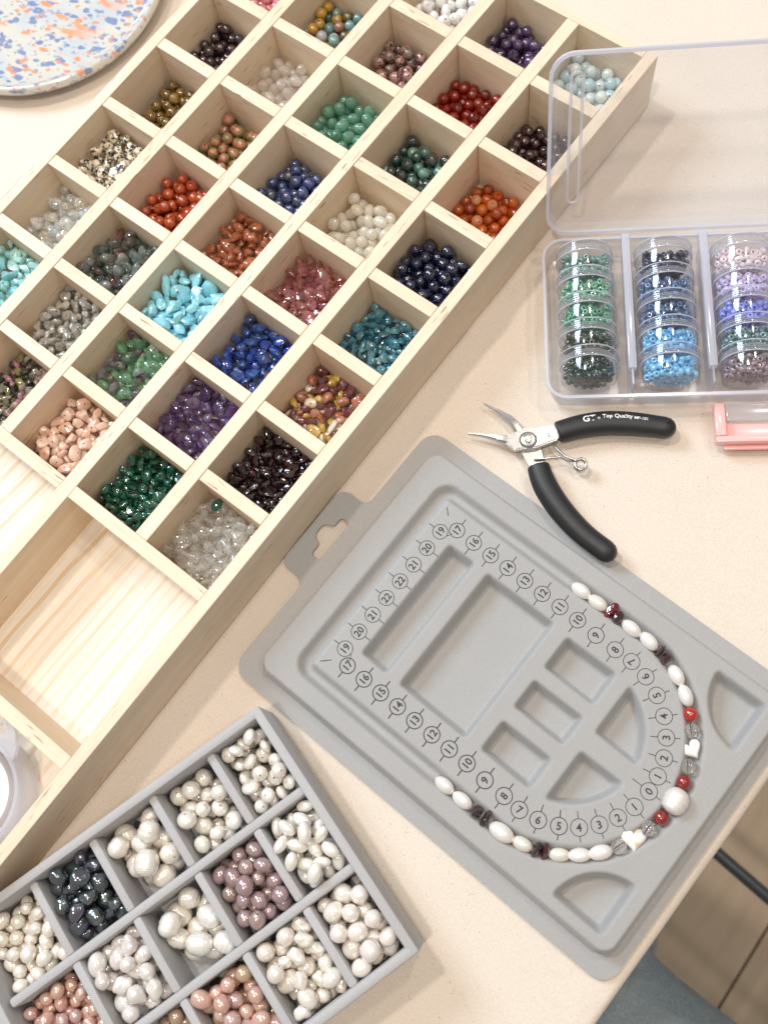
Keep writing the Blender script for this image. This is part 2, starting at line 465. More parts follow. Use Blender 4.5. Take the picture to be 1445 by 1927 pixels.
def cloth_h(x, y):
    p = Vector((x*0.011, y*0.011, 0.3))
    h = 0.45*mnoise.noise(p)+0.25*mnoise.noise(p*2.7)
    # soft creases beside the wooden box and the plastic case
    for (cx, cy, ang, ln, wd, am) in ((-52, 122, 1.2, 40, 6, 1.1), (-45, 105, 0.75, 46, 5, -0.9), (-34, 84, 0.9, 52, 8, 0.8), (-40, 60, 1.4, 40, 9, -0.6),
                                      (30, 290, 0.4, 110, 22, 0.8), (120, 280, 0.9, 90, 20, -0.8)):
        dx, dy = x-cx, y-cy
        a = dx*math.cos(ang)+dy*math.sin(ang); b = -dx*math.sin(ang)+dy*math.cos(ang)
        h += 1.5*am*math.exp(-(a/ln)**2-(b/wd)**2)
    return min(1.3, h)-1.3
def cloth():
    xs = list(np.concatenate([np.linspace(-640, -160, 40), np.linspace(-150, 168, 130)]))
    ys = list(np.concatenate([np.linspace(-560, -320, 14), np.linspace(-310, 330, 210), np.linspace(345, 640, 20)]))
    mb = MB(); rows = []
    for y in ys:
        row = [(x, y, cloth_h(x, y)) for x in xs]
        ex = 177.0+0.0042*(-y)+0.5*mnoise.noise(Vector((0.0, y*0.02, 2.0)))
        z0 = cloth_h(168, y)
        for a in (20, 40, 60, 80, 90):
            row.append((ex-5+5*math.sin(R_(a)), y, z0*(1-a/90)-5+5*math.cos(R_(a))))
        for d in (9, 16, 26, 40, 60):
            row.append((ex+1.2*mnoise.noise(Vector((d*0.03, y*0.012, 5.0)))*d/30, y, -d))
        rows.append(row)
    mb.quadgrid(rows)
    return mb
o = part('tablecloth', cloth(), M_cloth, None, True)
tag(o, 'natural canvas cloth spread over the table with fine dark flecks', 'tablecloth')

sf = empty('stool_frame', frame(0, 0, FZ))
tag(sf, 'dark metal rail of a stool frame above the plank floor past the table edge', 'stool frame')
M_rail = plain('dark_metal', (0.075, 0.085, 0.10), 0.35, Metallic=0.3)
zr = 270
part('rail', MB().tube([(120, 8, zr), (236, 1.5, zr), (300, -2, zr), (470, -10, zr)], 5.4, 16), M_rail, sf, True, 40)
for x, y in ((120, 8), (470, -10)):
    part('leg', MB().tube([(x, y, 0), (x, y, zr+250)], 8, 16), M_rail, sf, True, 40)

# ------------------------------------------------------------------ the wooden bead box
BX, BY, BA = -66.6308, -96.0687, R_(91.2776)
BH = 38.26; PU, PV = 43.9498, 45.8367; CU, CV = 37.3568, 38.6391
TU, TV = PU-CU, PV-CV
DU = [0, 0, -1.6166, -2.3113, -2.2379, -0.9822, -0.2428, 0]
BZ = 4.0     # top of the bottom panel
bxm = frame(BX, BY, 0, BA)
box = empty('wooden_box', bxm)
tag(box, 'pale pine box divided into square cells full of stone beads and chips', 'wooden box')
U0, U1 = -255.0, 7*PU+CU     # inner ends
WF = 4.9
VL = 5*PV-TV                 # inner face of the far long wall
VO = -6.2
part('base_panel', MB().box(U0-6, U1+WF-0.5, VO+0.5, VL+6, 0.2, BZ), M_ply, box)
def board(name, length, thick, h=BH, z0=0.0, bev=0.35, mt=None):
    return MB().box(-length/2, length/2, -thick/2, thick/2, z0, h, bev).me(name, mt or M_pine)
L = U1+WF-U0+6
add('long_wall', board('long_wall', L, -VO), box, frame((U1+WF+U0-6)/2, VO/2, 0))
add('long_wall', board('long_wall', L, 6.2), box, frame((U1+WF+U0-6)/2, VL+3.1, 0))
add('end_wall', board('end_wall', VL-0.1, WF), box, frame(U1+WF/2, VL/2, 0, PI/2))
add('end_wall', board('end_wall', VL-0.1, 6), box, frame(U0-3, VL/2, 0, PI/2))
for i in range(1, 5):
    v = i*PV-TV/2
    u0 = -TU+0.0 if i != 2 else U0
    if i == 2: u0 = U0
    ln = U1-u0 if i == 2 else U1-0.0
    us = U1-ln/2
    add('rail', board('rail', ln-0.1, TV, BH-0.15*(i % 2)), box, frame(us, v, 0))
dv = board('divider', CV-0.5, TU, BH-0.2)
for c in range(5):
    for k in range(1, 8):
        u = k*PU+DU[k]-TU/2 + (0.4*math.sin(3.1*c+k))
        add('divider', dv, box, frame(u, c*PV+CV/2, 0, PI/2+R_(0.35*math.sin(5*c+2*k))))
dl = board('divider', 2*PV-TV-0.1, TU, BH-0.1)
add('divider', dl, box, frame(-TU/2, PV-TV/2, 0, PI/2))
add('divider', board('divider', 3*PV-TV-0.1, TU, BH-0.1), box, frame(-TU/2, 3.5*PV-TV/2, 0, PI/2))
add('divider', dl, box, frame(-93.6-TU/2, PV-TV/2, 0, PI/2+R_(0.4)))
add('divider', board('divider', 3*PV-TV-0.1, TU, BH-0.1), box, frame(-150.0, 3.5*PV-TV/2, 0, PI/2))

# ------------------------------------------------------------------ bead meshes
def bead_mesh(name, mt, shape, size, seed=0, hole=0.55, seg=18, rings=9, mt_hole=None):
    """a bead with a real drill hole along its own z axis; SIZE = diameter (mm)"""
    r = np.random.default_rng(seed)
    R = size/2
    h = min(hole, R*0.42)
    t0 = math.asin(min(0.9, h/R)) if shape not in ('seed',) else -0.62
    th = np.linspace(t0, PI-t0, rings)
    rows = []
    planes = None
    if shape in ('chip', 'nugget'):
        npl = 9 if shape == 'chip' else 7
        planes = []
        for i in range(npl):
            n = r.normal(size=3); n /= np.linalg.norm(n)
            planes.append((n, R*r.uniform(0.50, 0.95)))
        sq = np.array([r.uniform(1.0, 1.45), r.uniform(0.85, 1.1), r.uniform(0.5, 0.8)])
        if shape == 'nugget':
            sq = np.array([r.uniform(0.9, 1.15), r.uniform(0.85, 1.05), r.uniform(0.8, 1.0)])
    def rad(d):
        if planes is not None:
            q = [(1.0*R)**-22]
            for n, dd in planes:
                c = float(n@d)
                if c > 0.02: q.append((c/dd)**22)
            return sum(q)**(-1/22)
        return R
    ph = r.uniform(0, 10, 6)
    for t in th:
        row = []
        for k in range(seg):
            a = 2*PI*k/seg
            d = np.array([math.sin(t)*math.cos(a), math.sin(t)*math.sin(a), math.cos(t)])
            if shape == 'seed':
                q_ = R*(0.56+0.44*math.sin(t)); p = np.array([math.cos(a)*q_, math.sin(a)*q_, R*0.70*math.cos(t)])
            else:
                p = d*rad(d)
            if shape in ('chip', 'nugget'): p = p*sq
            elif shape == 'oval': p = p*np.array([0.88, 0.88, 1.18])
            elif shape == 'rice': p = np.array([p[0]*0.80, p[1]*0.80, p[2]*1.28])*(1+0.03*math.sin(3*a+ph[0])*math.sin(t))
            elif shape == 'pearl': p = p*np.array([1, 1, r_sq])*(1+0.025*math.sin(2*a+ph[0])*math.sin(t)+0.02*math.sin(3*t+ph[1]))
            elif shape == 'ringed':
                z = p[2]/R
                e = abs(z)
                rr = R*(max(0.0, 1-e**2.55))**0.5*(1+0.035*math.sin(z*15+ph[0])*(1-e)+0.02*math.sin(z*7+ph[1]))
                rr = max(rr, h)
                p = np.array([rr*math.cos(a)*(1+0.04*math.sin(a+ph[2])), rr*math.sin(a), z*R*r_sq])
            elif shape == 'button': p = np.array([p[0], p[1], p[2]*(0.72 if p[2] > 0 else 0.58)])
            elif shape == 'drop':
                z = p[2]/R
                s_ = 1.0 if z < 0 else max(0.12, 1-0.55*z**1.3)
                p = np.array([p[0]*s_, p[1]*s_, p[2]*(1.35 if z > 0 else 0.95)])
            elif shape == 'baroque':
                p = p*(1+0.11*math.sin(2.1*d[0]*2+ph[0])*math.cos(2.6*d[1]+ph[1])+0.07*math.sin(4*d[2]+3*d[0]+ph[2])+0.03*math.sin(8*d[1]+ph[3]+4*d[2]))*np.array([1.15, 0.85, 0.9])
            row.append(p)
        rows.append(row)
    # tunnel
    hi = h if shape != 'seed' else None
    top, bot = rows[0], rows[-1]
    def mouth(row, f):
        c = np.mean(np.array(row), axis=0)
        return [c*np.array([0, 0, 1])*1.0+(np.array(p)-c*np.array([0, 0, 1]))*f*np.array([1, 1, 0.35]) for p in row]
    if shape == 'seed':
        allr = rows
        mb = MB(); mb.quadgrid([[tuple(p) for p in rw] for rw in allr][::-1], closed_u=True)
        b = len(mb.v)
        inner = [[(p[0]*0.97, p[1]*0.97, p[2]*f) for p in top] for f in (0.8, 0.0, -0.8)]
        mb.quadgrid([[tuple(p) for p in top]]+inner+[[tuple(p) for p in bot]], closed_u=True)
    else:
        mb = MB()
        mb.quadgrid([[tuple(p) for p in rw] for rw in rows][::-1], closed_u=True)
        zt = np.mean(np.array(top), axis=0)[2]; zb = np.mean(np.array(bot), axis=0)[2]
        tun = [[tuple(p) for p in top]]
        for f in (0.8, 0.2):
            tun.append([(p[0]*0.9, p[1]*0.9, zb+(zt-zb)*f) for p in top])
        tun.append([tuple(p) for p in bot])
        mb.quadgrid(tun, closed_u=True)
    return mb.me(name, mt, True, 34 if shape in ('chip', 'nugget') else 65)
r_sq = 1.0

# ------------------------------------------------------------------ piling beads up
def pile(radii, w, d, floor=None, bias=0.12, centre=None, squash=0.86, tries=34, r=None):
    r = r or rng
    P = np.zeros((0, 4))
    cx, cy = centre or (w/2, d/2)
    for q in radii:
        c = np.stack([r.uniform(q, w-q, tries), r.uniform(q, d-q, tries)], 1)
        def height(c):
            z = (np.full(len(c), q) if floor is None else floor(c[:, 0], c[:, 1], q))
            if len(P):
                dx = c[:, None, 0]-P[None, :, 0]; dy = c[:, None, 1]-P[None, :, 1]
                s_ = (q+P[None, :, 3])*0.97
                g = s_**2-dx*dx-dy*dy
                zz = np.where(g > 0, P[None, :, 2]+np.sqrt(np.maximum(g, 0))*squash, -1e9).max(1)
                z = np.maximum(z, zz)
            return z
        cost = lambda c, z: z+bias*np.hypot(c[:, 0]-cx, c[:, 1]-cy)
        z = height(c); i = int(np.argmin(cost(c, z))); b = c[i]; bz = z[i]; bc = cost(c, z)[i]
        for st in (1.2, 0.6, 0.3):
            c2 = b+r.normal(size=(14, 2))*st
            c2[:, 0] = np.clip(c2[:, 0], q, w-q); c2[:, 1] = np.clip(c2[:, 1], q, d-q)
            z2 = height(c2); k2 = cost(c2, z2); j = int(np.argmin(k2))
            if k2[j] < bc: b, bz, bc = c2[j], z2[j], k2[j]
        P = np.vstack([P, [b[0], b[1], bz, q]])
    return P

def rot_any(r):
    if r.uniform() < 0.4:
        return Matrix.Rotation(r.uniform(0, 2*PI), 4, 'Z') @ Matrix.Rotation(r.uniform(0.1, 0.75), 4, 'X')
    q = Quaternion(r.normal(size=4)); q.normalize(); return q.to_matrix().to_4x4()
def rot_flat(r):
    return (Matrix.Rotation(r.uniform(0, 2*PI), 4, 'Z') @ Matrix.Rotation(r.normal()*0.45, 4, 'X') @ Matrix.Rotation(r.normal()*0.45, 4, 'Y') @ (Matrix.Rotation(PI/2*r.integers(0, 2), 4, 'X')))
def rot_side(r):
    return Matrix.Rotation(r.uniform(0, 2*PI), 4, 'Z') @ Matrix.Rotation(PI/2+r.normal()*0.28, 4, 'X')

CRm = np.array(CROT); EYES = [np.array(CAMP)*S+CRm[0]*e for e in (0.0, 0.045, -0.045)]
_g = [(math.acos(1-2*(i+0.5)/40), PI*(1+5**0.5)*i) for i in range(40)]
SPH = np.array([[math.sin(a)*math.cos(b), math.sin(a)*math.sin(b), math.cos(a)] for a, b in _g])
def in_sight(P, base, off, opening):
    """which of the piled beads (x, y, z, radius) show from the camera or a step beside it; OPENING = (w, d, top) of their cell"""
    inv = base.inverted(); keep = np.zeros(len(P), bool)
    C = P[:, :3]+np.array(off); q = P[:, 3]*0.92
    for e in EYES:
        E_ = np.array(inv @ Vector(e))/S
        for i in range(len(P)):
            if keep[i]: continue
            d0 = E_-C[i]; d0 /= np.linalg.norm(d0)
            pts = C[i]+SPH[SPH@d0 > 0.15]*q[i]
            D = E_-pts
            if opening:
                x0, y0, w_, d_, top = opening
                k = (top-pts[:, 2])/D[:, 2]; h = pts+D*k[:, None]
                ok = (k < 0) | ((h[:, 0] > x0) & (h[:, 0] < x0+w_) & (h[:, 1] > y0) & (h[:, 1] < y0+d_))
                pts = pts[ok]; D = D[ok]
            if not len(pts): continue
            D = D/np.linalg.norm(D, axis=1, keepdims=True)
            oc = C[None]-pts[:, None]
            tca = (oc*D[:, None]).sum(2); d2 = (oc**2).sum(2)-tca**2
            blk = (tca > 0) & (d2 < q[None]**2); blk[:, i] = False
            if (~blk.any(1)).any():
                w_p = np.array(base @ Vector(C[i]*S)); c = CRm@(w_p-EYES[0])
                px = 0.5+FPX/1445*c[0]/c[2]; py = 0.5+FPX/1927*c[1]/c[2]
                keep[i] = -0.015 < px < 1.015 and -0.012 < py < 1.012
    return keep
def fill(P, meshes, base, z0, name, cat, group, labels, rot, r, x0=0, y0=0, opening=None):
    """MESHES: [(weight, [mesh ...], label)]"""
    P = P[in_sight(P, base, (x0, y0, z0), opening)]
    if not len(P): return
    ws = np.array([x[0] for x in meshes], float); ws /= ws.sum()
    # where each bead lies in its heap, as seen in the picture, for its label
    wp = np.array([CRm@(np.array(base @ Vector(((x0+a)*S, (y0+b)*S, (z0+c)*S)))-EYES[0]) for a, b, c, _ in P])
    im = wp[:, :2]/wp[:, 2:]
    lo, hi = np.percentile(im, 3, axis=0), np.percentile(im, 97, axis=0)
    zn = np.clip(((im-lo)/np.maximum(hi-lo, 1e-6)*3).astype(int), 0, 2)
    zmed = {}
    for k in range(len(P)): zmed.setdefault(tuple(zn[k]), []).append(P[k, 2])
    seen = 0
    for x, y, z, q in P:
        i = int(r.choice(len(meshes), p=ws)); _, ms, lab = meshes[i]
        me = ms[int(r.integers(0, len(ms)))]
        s_ = q/(me['r0'] if 'r0' in me else q)
        o = add(name, me)
        o.matrix_world = base @ Matrix.Translation(((x0+x)*S, (y0+y)*S, (z0+z)*S)) @ rot(r) @ Matrix.Scale(float(s_), 4)
        zk = tuple(zn[seen]); seen += 1
        look, place = lab.split('|')
        deep = 'sunken ' if z < np.median(zmed[zk])-0.4 else ''
        zone = {(0, 0): 'top left', (1, 0): 'top', (2, 0): 'top right', (0, 1): 'left side', (1, 1): 'middle', (2, 1): 'right side', (0, 2): 'bottom left', (1, 2): 'bottom', (2, 2): 'bottom right'}[zk]
        tag(o, '%s%s, %s of %s' % (deep, look, zone, place), cat, group)

CELLS = []
def cell(colm, k, name, shape, size, n, label, mats, cat=None, bias=0.015, centre=None, vary=0.05, nvar=7, cat_default={'round': 'bead', 'oval': 'bead'}):
    """MATS: one material, or [(weight, material, label)] in a mixed cell"""
    r = np.random.default_rng(1000+colm*31+k)
    if not isinstance(mats, list): mats = [(1, mats, label)]
    ch = shape in ('chip', 'nugget')
    vs = []
    for i, (wt, mt, lab) in enumerate(mats):
        ms = []
        for j in range(max(2, nvar//len(mats)+1) if ch else 1):
            me = bead_mesh(name, mt, shape, size, 7*(colm*8+k)+13*j+i, 0.45 if ch else 0.5)
            me['r0'] = size/2
            ms.append(me)
        vs.append((wt, ms, lab))
    radii = size/2*np.clip(1+r.normal(size=n)*(vary if not ch else 0.16), 0.65, 1.35)
    if ch: radii = np.sort(radii*0.94)[::-1][np.argsort(r.uniform(size=n))]
    P = pile(radii*(0.86 if ch else 1.0), CU-0.3, CV-0.3, bias=bias, centre=centre, squash=0.72 if ch else 0.95, r=r)
    if ch: P[:, 3] = radii
    u = k*PU+DU[k] if True else 0
    nu = CU
    grp = label.replace('|', ' in ')
    fill(P, vs, bxm, BZ, name, cat or ('stone chip' if ch else 'bead'), 'beads: '+grp[:90], None, rot_flat if ch else rot_any, r, u+0.15, colm*PV+0.15, (u, colm*PV, CU, CV, BH))

A_, B_, C_, D_, E_ = range(5)
cell(A_, 0, 'clear_chip', 'chip', 6.9, 189, 'clear colourless chip|the corner heap touching the empty compartment',
     crystal('clear_quartz', [(0.90, 0.89, 0.84), (0.99, 0.99, 0.975)], 0.26, 0.5, 0.0))
cell(A_, 1, 'black_red_chip', 'chip', 5.9, 266, 'glossy blackish red chip|the heap next to the clear chips',
     stone('dark_garnet', [(0.018, 0.0036, 0.0054), (0.0072, 0.003, 0.0042), (0.03, 0.0048, 0.0096)], rough=0.06, coat=0.6, jit=0.2))
mk = lambda n_, c: stone(n_, c, vein=tuple(x*0.6 for x in c[0]), vs=2.0, vthr=(0.55, 0.75), vamt=0.5, rough=0.15, jit=0.2)
cell(A_, 2, 'mottled_chip', 'chip', 5.9, 212, 'mixed chip|the mustard and maroon mix',
     [(3, mk('mustard_stone', [(0.50, 0.30, 0.03), (0.62, 0.42, 0.12)]), 'mustard yellow chip|the mustard and maroon mix'),
      (3, mk('maroon_stone', [(0.13, 0.035, 0.045), (0.20, 0.06, 0.07)]), 'maroon chip|the mustard and maroon mix'),
      (1.6, mk('cream_stone', [(0.80, 0.74, 0.64), (0.75, 0.64, 0.46)]), 'cream white chip|the mustard and maroon mix'),
      (1.4, mk('rust_stone', [(0.36, 0.08, 0.03), (0.48, 0.24, 0.17)]), 'rusty red chip|the mustard and maroon mix')])
cell(A_, 3, 'teal_chip', 'chip', 5.8, 202, 'teal blue chip|the heap above the mustard mix',
     stone('teal_stone', [(0.0096, 0.088, 0.152), (0.024, 0.16, 0.232), (0.112, 0.288, 0.336), (0.016, 0.072, 0.12)], vein=(0.25, 0.40, 0.40), vs=2.2, vthr=(0.56, 0.72), vamt=0.4, rough=0.1))
cell(A_, 4, 'navy_bead', 'round', 6.4, 108, 'blue black round bead|the heap above the teal chips',
     stone('blue_goldstone', [(0.004, 0.005, 0.018), (0.006, 0.008, 0.03)], spark=(0.05, 0.07, 0.25), rough=0.08, coat=0.5, jit=0.1))
cell(A_, 5, 'orange_bead', 'round', 5.8, 76, 'translucent orange bead|the heap above the navy beads',
     crystal('orange_agate', [(0.72, 0.13, 0.010), (0.84, 0.26, 0.016), (0.50, 0.075, 0.01), (0.80, 0.28, 0.04), (0.90, 0.52, 0.30)], 0.80, 0.5, 0.05, 0.2, False))
cell(A_, 6, 'maroon_bead', 'round', 5.8, 91, 'dark maroon bead|the heap half under the clear lid',
     stone('dark_maroon', [(0.0245, 0.007, 0.0084), (0.042, 0.0112, 0.0126), (0.0168, 0.0056, 0.007)], rough=0.07, coat=0.4))
cell(A_, 7, 'pale_blue_bead', 'round', 6.8, 76, 'ice blue bead|the corner heap under the clear lid',
     stone('ice_blue', [(0.3864, 0.5704, 0.6072), (0.506, 0.644, 0.644), (0.6072, 0.6808, 0.644), (0.3312, 0.5336, 0.6072)], rough=0.14, sss=0.2))
cell(B_, 0, 'green_chip', 'chip', 5.9, 271, 'dark emerald green chip|the heap beside the empty compartment',
     stone('malachite', [(0.00225, 0.06375, 0.0375), (0.0045, 0.105, 0.06), (0.003, 0.0825, 0.045)], band=(0.002, 0.05, 0.032), rough=0.12, coat=0.3))
cell(B_, 1, 'violet_chip', 'chip', 6.7, 223, 'smoky violet chip|the heap above the emerald chips',
     crystal('amethyst', [(0.216, 0.1148, 0.324), (0.378, 0.2565, 0.459), (0.135, 0.06075, 0.2565), (0.486, 0.378, 0.54), (0.27, 0.108, 0.432)], 0.50, 0.4, 0.05, 0.35))
cell(B_, 2, 'royal_blue_chip', 'chip', 7.0, 184, 'royal blue chip|the heap above the violet chips',
     stone('lapis', [(0.0085, 0.034, 0.255), (0.0119, 0.051, 0.306), (0.0255, 0.0765, 0.255), (0.0068, 0.02125, 0.136)], vein=(0.34, 0.36, 0.40), vs=1.3, vthr=(0.62, 0.74), vamt=0.65, rough=0.12, coat=0.3))
cell(B_, 3, 'rose_chip', 'chip', 6.6, 198, 'dusty rose chip|the heap left of the navy beads',
     crystal('strawberry_quartz', [(0.6272, 0.2688, 0.2576), (0.7168, 0.3808, 0.3248), (0.5376, 0.2016, 0.2352), (0.6944, 0.3136, 0.3472)], 0.56, 0.4, 0.05, 0.3))
cell(B_, 4, 'milky_bead', 'oval', 6.6, 91, 'milky white bead|the heap above the rose chips',
     crystal('moonstone', [(0.95, 0.91, 0.80), (0.97, 0.95, 0.90), (0.94, 0.90, 0.79)], 0.78, 0.5, 0.05, 0.2, False))
cell(B_, 5, 'dark_green_bead', 'round', 6.2, 79, 'mossy dark green bead|the heap left of the orange beads',
     stone('moss_agate', [(0.0062, 0.031, 0.0248), (0.0124, 0.062, 0.0465), (0.0279, 0.0279, 0.01984), (0.00868, 0.0372, 0.0341), (0.0992, 0.2232, 0.186), (0.062, 0.0744, 0.0682)], rough=0.08, coat=0.4, vein=(0.10, 0.16, 0.14), vs=2, vthr=(0.58, 0.75), vamt=0.4))
cell(B_, 6, 'scarlet_bead', 'round', 5.9, 96, 'deep scarlet bead|the heap left of the maroon beads',
     crystal('red_agate', [(0.42, 0.014, 0.008), (0.54, 0.045, 0.014), (0.30, 0.010, 0.010), (0.60, 0.10, 0.03)], 0.66, 0.5, 0.05, 0.3, False))
cell(B_, 7, 'purple_bead', 'round', 6.4, 83, 'deep purple bead|the heap in the end cell',
     stone('purple_quartz', [(0.0385, 0.0154, 0.07), (0.063, 0.028, 0.105), (0.0245, 0.0098, 0.0455), (0.084, 0.042, 0.119)], rough=0.06, coat=0.4, trans=0.08))
cell(C_, 0, 'peach_chip', 'chip', 6.9, 194, 'peach pink chip|the heap left of the emerald chips',
     stone('peach_stone', [(0.74, 0.47, 0.36), (0.80, 0.57, 0.47), (0.70, 0.42, 0.30), (0.84, 0.65, 0.56)], rough=0.1, sss=0.25, vein=(0.82, 0.62, 0.52), vs=2.4, vthr=(0.5, 0.7), vamt=0.6))
cell(C_, 1, 'pale_green_chip', 'chip', 6.7, 202, 'pale green glassy chip|the heap left of the violet chips',
     crystal('fluorite', [(0.338, 0.676, 0.429), (0.52, 0.806, 0.572), (0.26, 0.546, 0.351), (0.338, 0.247, 0.364), (0.65, 0.806, 0.676)], 0.52, 0.4, 0.05, 0.3))
cell(C_, 2, 'sky_blue_chip', 'chip', 7.7, 178, 'sky blue opaline chip|the heap left of the royal blue chips',
     stone('sky_blue', [(0.266, 0.646, 0.76), (0.342, 0.7125, 0.798), (0.228, 0.589, 0.722)], rough=0.1, sss=0.3, jit=0.08))
cell(C_, 3, 'copper_chip', 'chip', 6.7, 184, 'coppery brown chip|the heap left of the rose chips',
     stone('goldstone', [(0.289, 0.07225, 0.0255), (0.238, 0.05525, 0.02125), (0.34, 0.102, 0.0425)], spark=(0.80, 0.38, 0.18), rough=0.14, coat=0.4))
cell(C_, 4, 'slate_blue_bead', 'round', 6.0, 87, 'slate blue speckled bead|the heap left of the milky beads',
     stone('sodalite', [(0.03, 0.04875, 0.1575), (0.045, 0.06375, 0.15), (0.015, 0.03375, 0.1725), (0.075, 0.0825, 0.09)], vein=(0.26, 0.29, 0.36), vs=1.6, vthr=(0.55, 0.72), vamt=0.6, rough=0.1, coat=0.3))
cell(C_, 5, 'sea_green_bead', 'oval', 6.8, 100, 'sea green smooth bead|the heap left of the mossy beads',
     crystal('aventurine', [(0.26, 0.56, 0.42), (0.34, 0.64, 0.50), (0.20, 0.48, 0.35)], 0.62, 0.5, 0.06, 0.3, False))
cell(C_, 6, 'pink_black_bead', 'round', 6.2, 87, 'pink bead with black veins|the heap left of the scarlet beads',
     stone('rhodonite', [(0.336, 0.176, 0.144), (0.4, 0.192, 0.192), (0.288, 0.192, 0.128), (0.16, 0.104, 0.096)], vein=(0.025, 0.02, 0.022), vs=1.8, vthr=(0.50, 0.57), vamt=0.9, rough=0.1, coat=0.3))
cell(C_, 7, 'white_grey_bead', 'oval', 6.8, 87, 'grey veined white bead|the heap at the upper frame edge',
     stone('howlite', [(0.82, 0.82, 0.81), (0.86, 0.86, 0.85)], vein=(0.40, 0.41, 0.43), vs=2.2, vthr=(0.60, 0.66), vamt=0.6, rough=0.14))
tm = lambda n_, c: stone(n_, c, rough=0.07, trans=0.15, coat=0.3)
cell(D_, 0, 'tourmaline_chip', 'chip', 5.0, 291, 'small glassy chip|the heap left of the peach chips',
     [(4, tm('black_stone', [(0.016, 0.017, 0.016), (0.05, 0.055, 0.05)]), 'small black glassy chip|the heap left of the peach chips'),
      (2, tm('pink_stone', [(0.36, 0.13, 0.19), (0.45, 0.30, 0.30)]), 'small pink glassy chip|the heap left of the peach chips'),
      (2, tm('olive_stone', [(0.28, 0.27, 0.08), (0.16, 0.20, 0.12)]), 'small olive glassy chip|the heap left of the peach chips'),
      (2, tm('smoke_stone', [(0.42, 0.38, 0.32), (0.26, 0.25, 0.22)]), 'small smoke grey glassy chip|the heap left of the peach chips')])
cell(D_, 1, 'grey_chip', 'chip', 6.9, 189, 'silvery grey chip|the heap left of the pale green chips',
     stone('labradorite', [(0.36, 0.35, 0.31), (0.46, 0.45, 0.42), (0.26, 0.25, 0.22), (0.40, 0.37, 0.30)], rough=0.09, vein=(0.62, 0.62, 0.58), vs=2.6, vthr=(0.5, 0.72), vamt=0.5, trans=0.08))
cell(D_, 2, 'moss_grey_chip', 'chip', 6.9, 189, 'mossy grey green chip|the heap left of the sky blue chips',
     crystal('tree_agate', [(0.144, 0.204, 0.18), (0.24, 0.324, 0.288), (0.504, 0.54, 0.504), (0.168, 0.156, 0.144), (0.12, 0.228, 0.228), (0.336, 0.12, 0.096)], 0.62, 0.4, 0.05, 0.3))
cell(D_, 3, 'brick_red_bead', 'round', 6.4, 91, 'brick red bead|the heap left of the coppery chips',
     stone('red_jasper', [(0.357, 0.0425, 0.0068), (0.3995, 0.0578, 0.0102), (0.323, 0.03825, 0.0085)], rough=0.1, coat=0.3, jit=0.08))
cell(D_, 4, 'green_pink_bead', 'round', 5.9, 91, 'olive pink mottled bead|the heap left of the slate blue beads',
     stone('unakite', [(0.16, 0.16, 0.048), (0.192, 0.176, 0.064), (0.24, 0.128, 0.08)], vein=(0.55, 0.19, 0.11), vs=2.4, vthr=(0.49, 0.56), vamt=1.0, rough=0.1, coat=0.3))
cell(D_, 5, 'crystal_bead', 'oval', 6.4, 91, 'clear glassy bead|the heap left of the sea green beads',
     crystal('aura_glass', [(0.95, 0.90, 0.82), (0.96, 0.92, 0.90), (0.98, 0.93, 0.84)], 0.36, 0.35, 0.0, 0.0, False))
ag = lambda n_, c: stone(n_, c, rough=0.09, coat=0.3, vein=tuple(min(1, x*1.7+0.02) for x in c[0]), vs=2, vthr=(0.56, 0.74), vamt=0.5)
cell(D_, 6, 'agate_bead', 'round', 6.4, 87, 'agate bead|the mixed agate heap',
     [(3, ag('mustard_agate', [(0.40, 0.22, 0.015), (0.34, 0.20, 0.03)]), 'mustard round bead|the mixed agate heap'),
      (2, ag('olive_agate', [(0.13, 0.11, 0.02), (0.09, 0.07, 0.02)]), 'olive brown round bead|the mixed agate heap'),
      (2.4, ag('teal_agate', [(0.06, 0.17, 0.18), (0.16, 0.28, 0.27)]), 'teal round bead|the mixed agate heap'),
      (1, ag('rust_agate', [(0.24, 0.11, 0.08), (0.30, 0.12, 0.05)]), 'rusty round bead|the mixed agate heap'),
      (1, ag('grey_agate', [(0.36, 0.38, 0.39), (0.28, 0.30, 0.33)]), 'grey round bead|the mixed agate heap')])
cell(E_, 1, 'turquoise_chip', 'chip', 6.7, 202, 'turquoise chip|the heap left of the silvery grey chips',
     stone('turquoise', [(0.22, 0.58, 0.62), (0.16, 0.50, 0.55), (0.40, 0.68, 0.68), (0.30, 0.62, 0.58)], rough=0.14, vein=(0.55, 0.74, 0.74), vs=2.6, vthr=(0.52, 0.7), vamt=0.6))
cell(E_, 2, 'opal_nugget', 'nugget', 7.9, 111, 'milky opal nugget|the heap left of the mossy grey chips',
     crystal('opalite', [(0.86, 0.92, 0.96), (0.95, 0.92, 0.82), (0.82, 0.90, 0.97), (0.95, 0.96, 0.97)], 0.58, 0.5))
cell(E_, 3, 'spotted_chip', 'chip', 7.2, 178, 'black spotted cream chip|the heap left of the brick red beads',
     stone('dalmatian_stone', [(0.74, 0.66, 0.50), (0.80, 0.74, 0.62), (0.70, 0.58, 0.38)], vein=(0.018, 0.017, 0.02), vs=1.9, vthr=(0.525, 0.545), vamt=1.0, rough=0.12, jit=0.08))
cell(E_, 4, 'tiger_bead', 'round', 6.0, 91, 'brown and gold bead|the heap left of the olive beads',
     stone('tiger_eye', [(0.042, 0.0224, 0.0084), (0.07, 0.0385, 0.0105), (0.035, 0.028, 0.014), (0.224, 0.126, 0.014), (0.112, 0.077, 0.035)], band=(0.30, 0.17, 0.03), rough=0.08, coat=0.4))
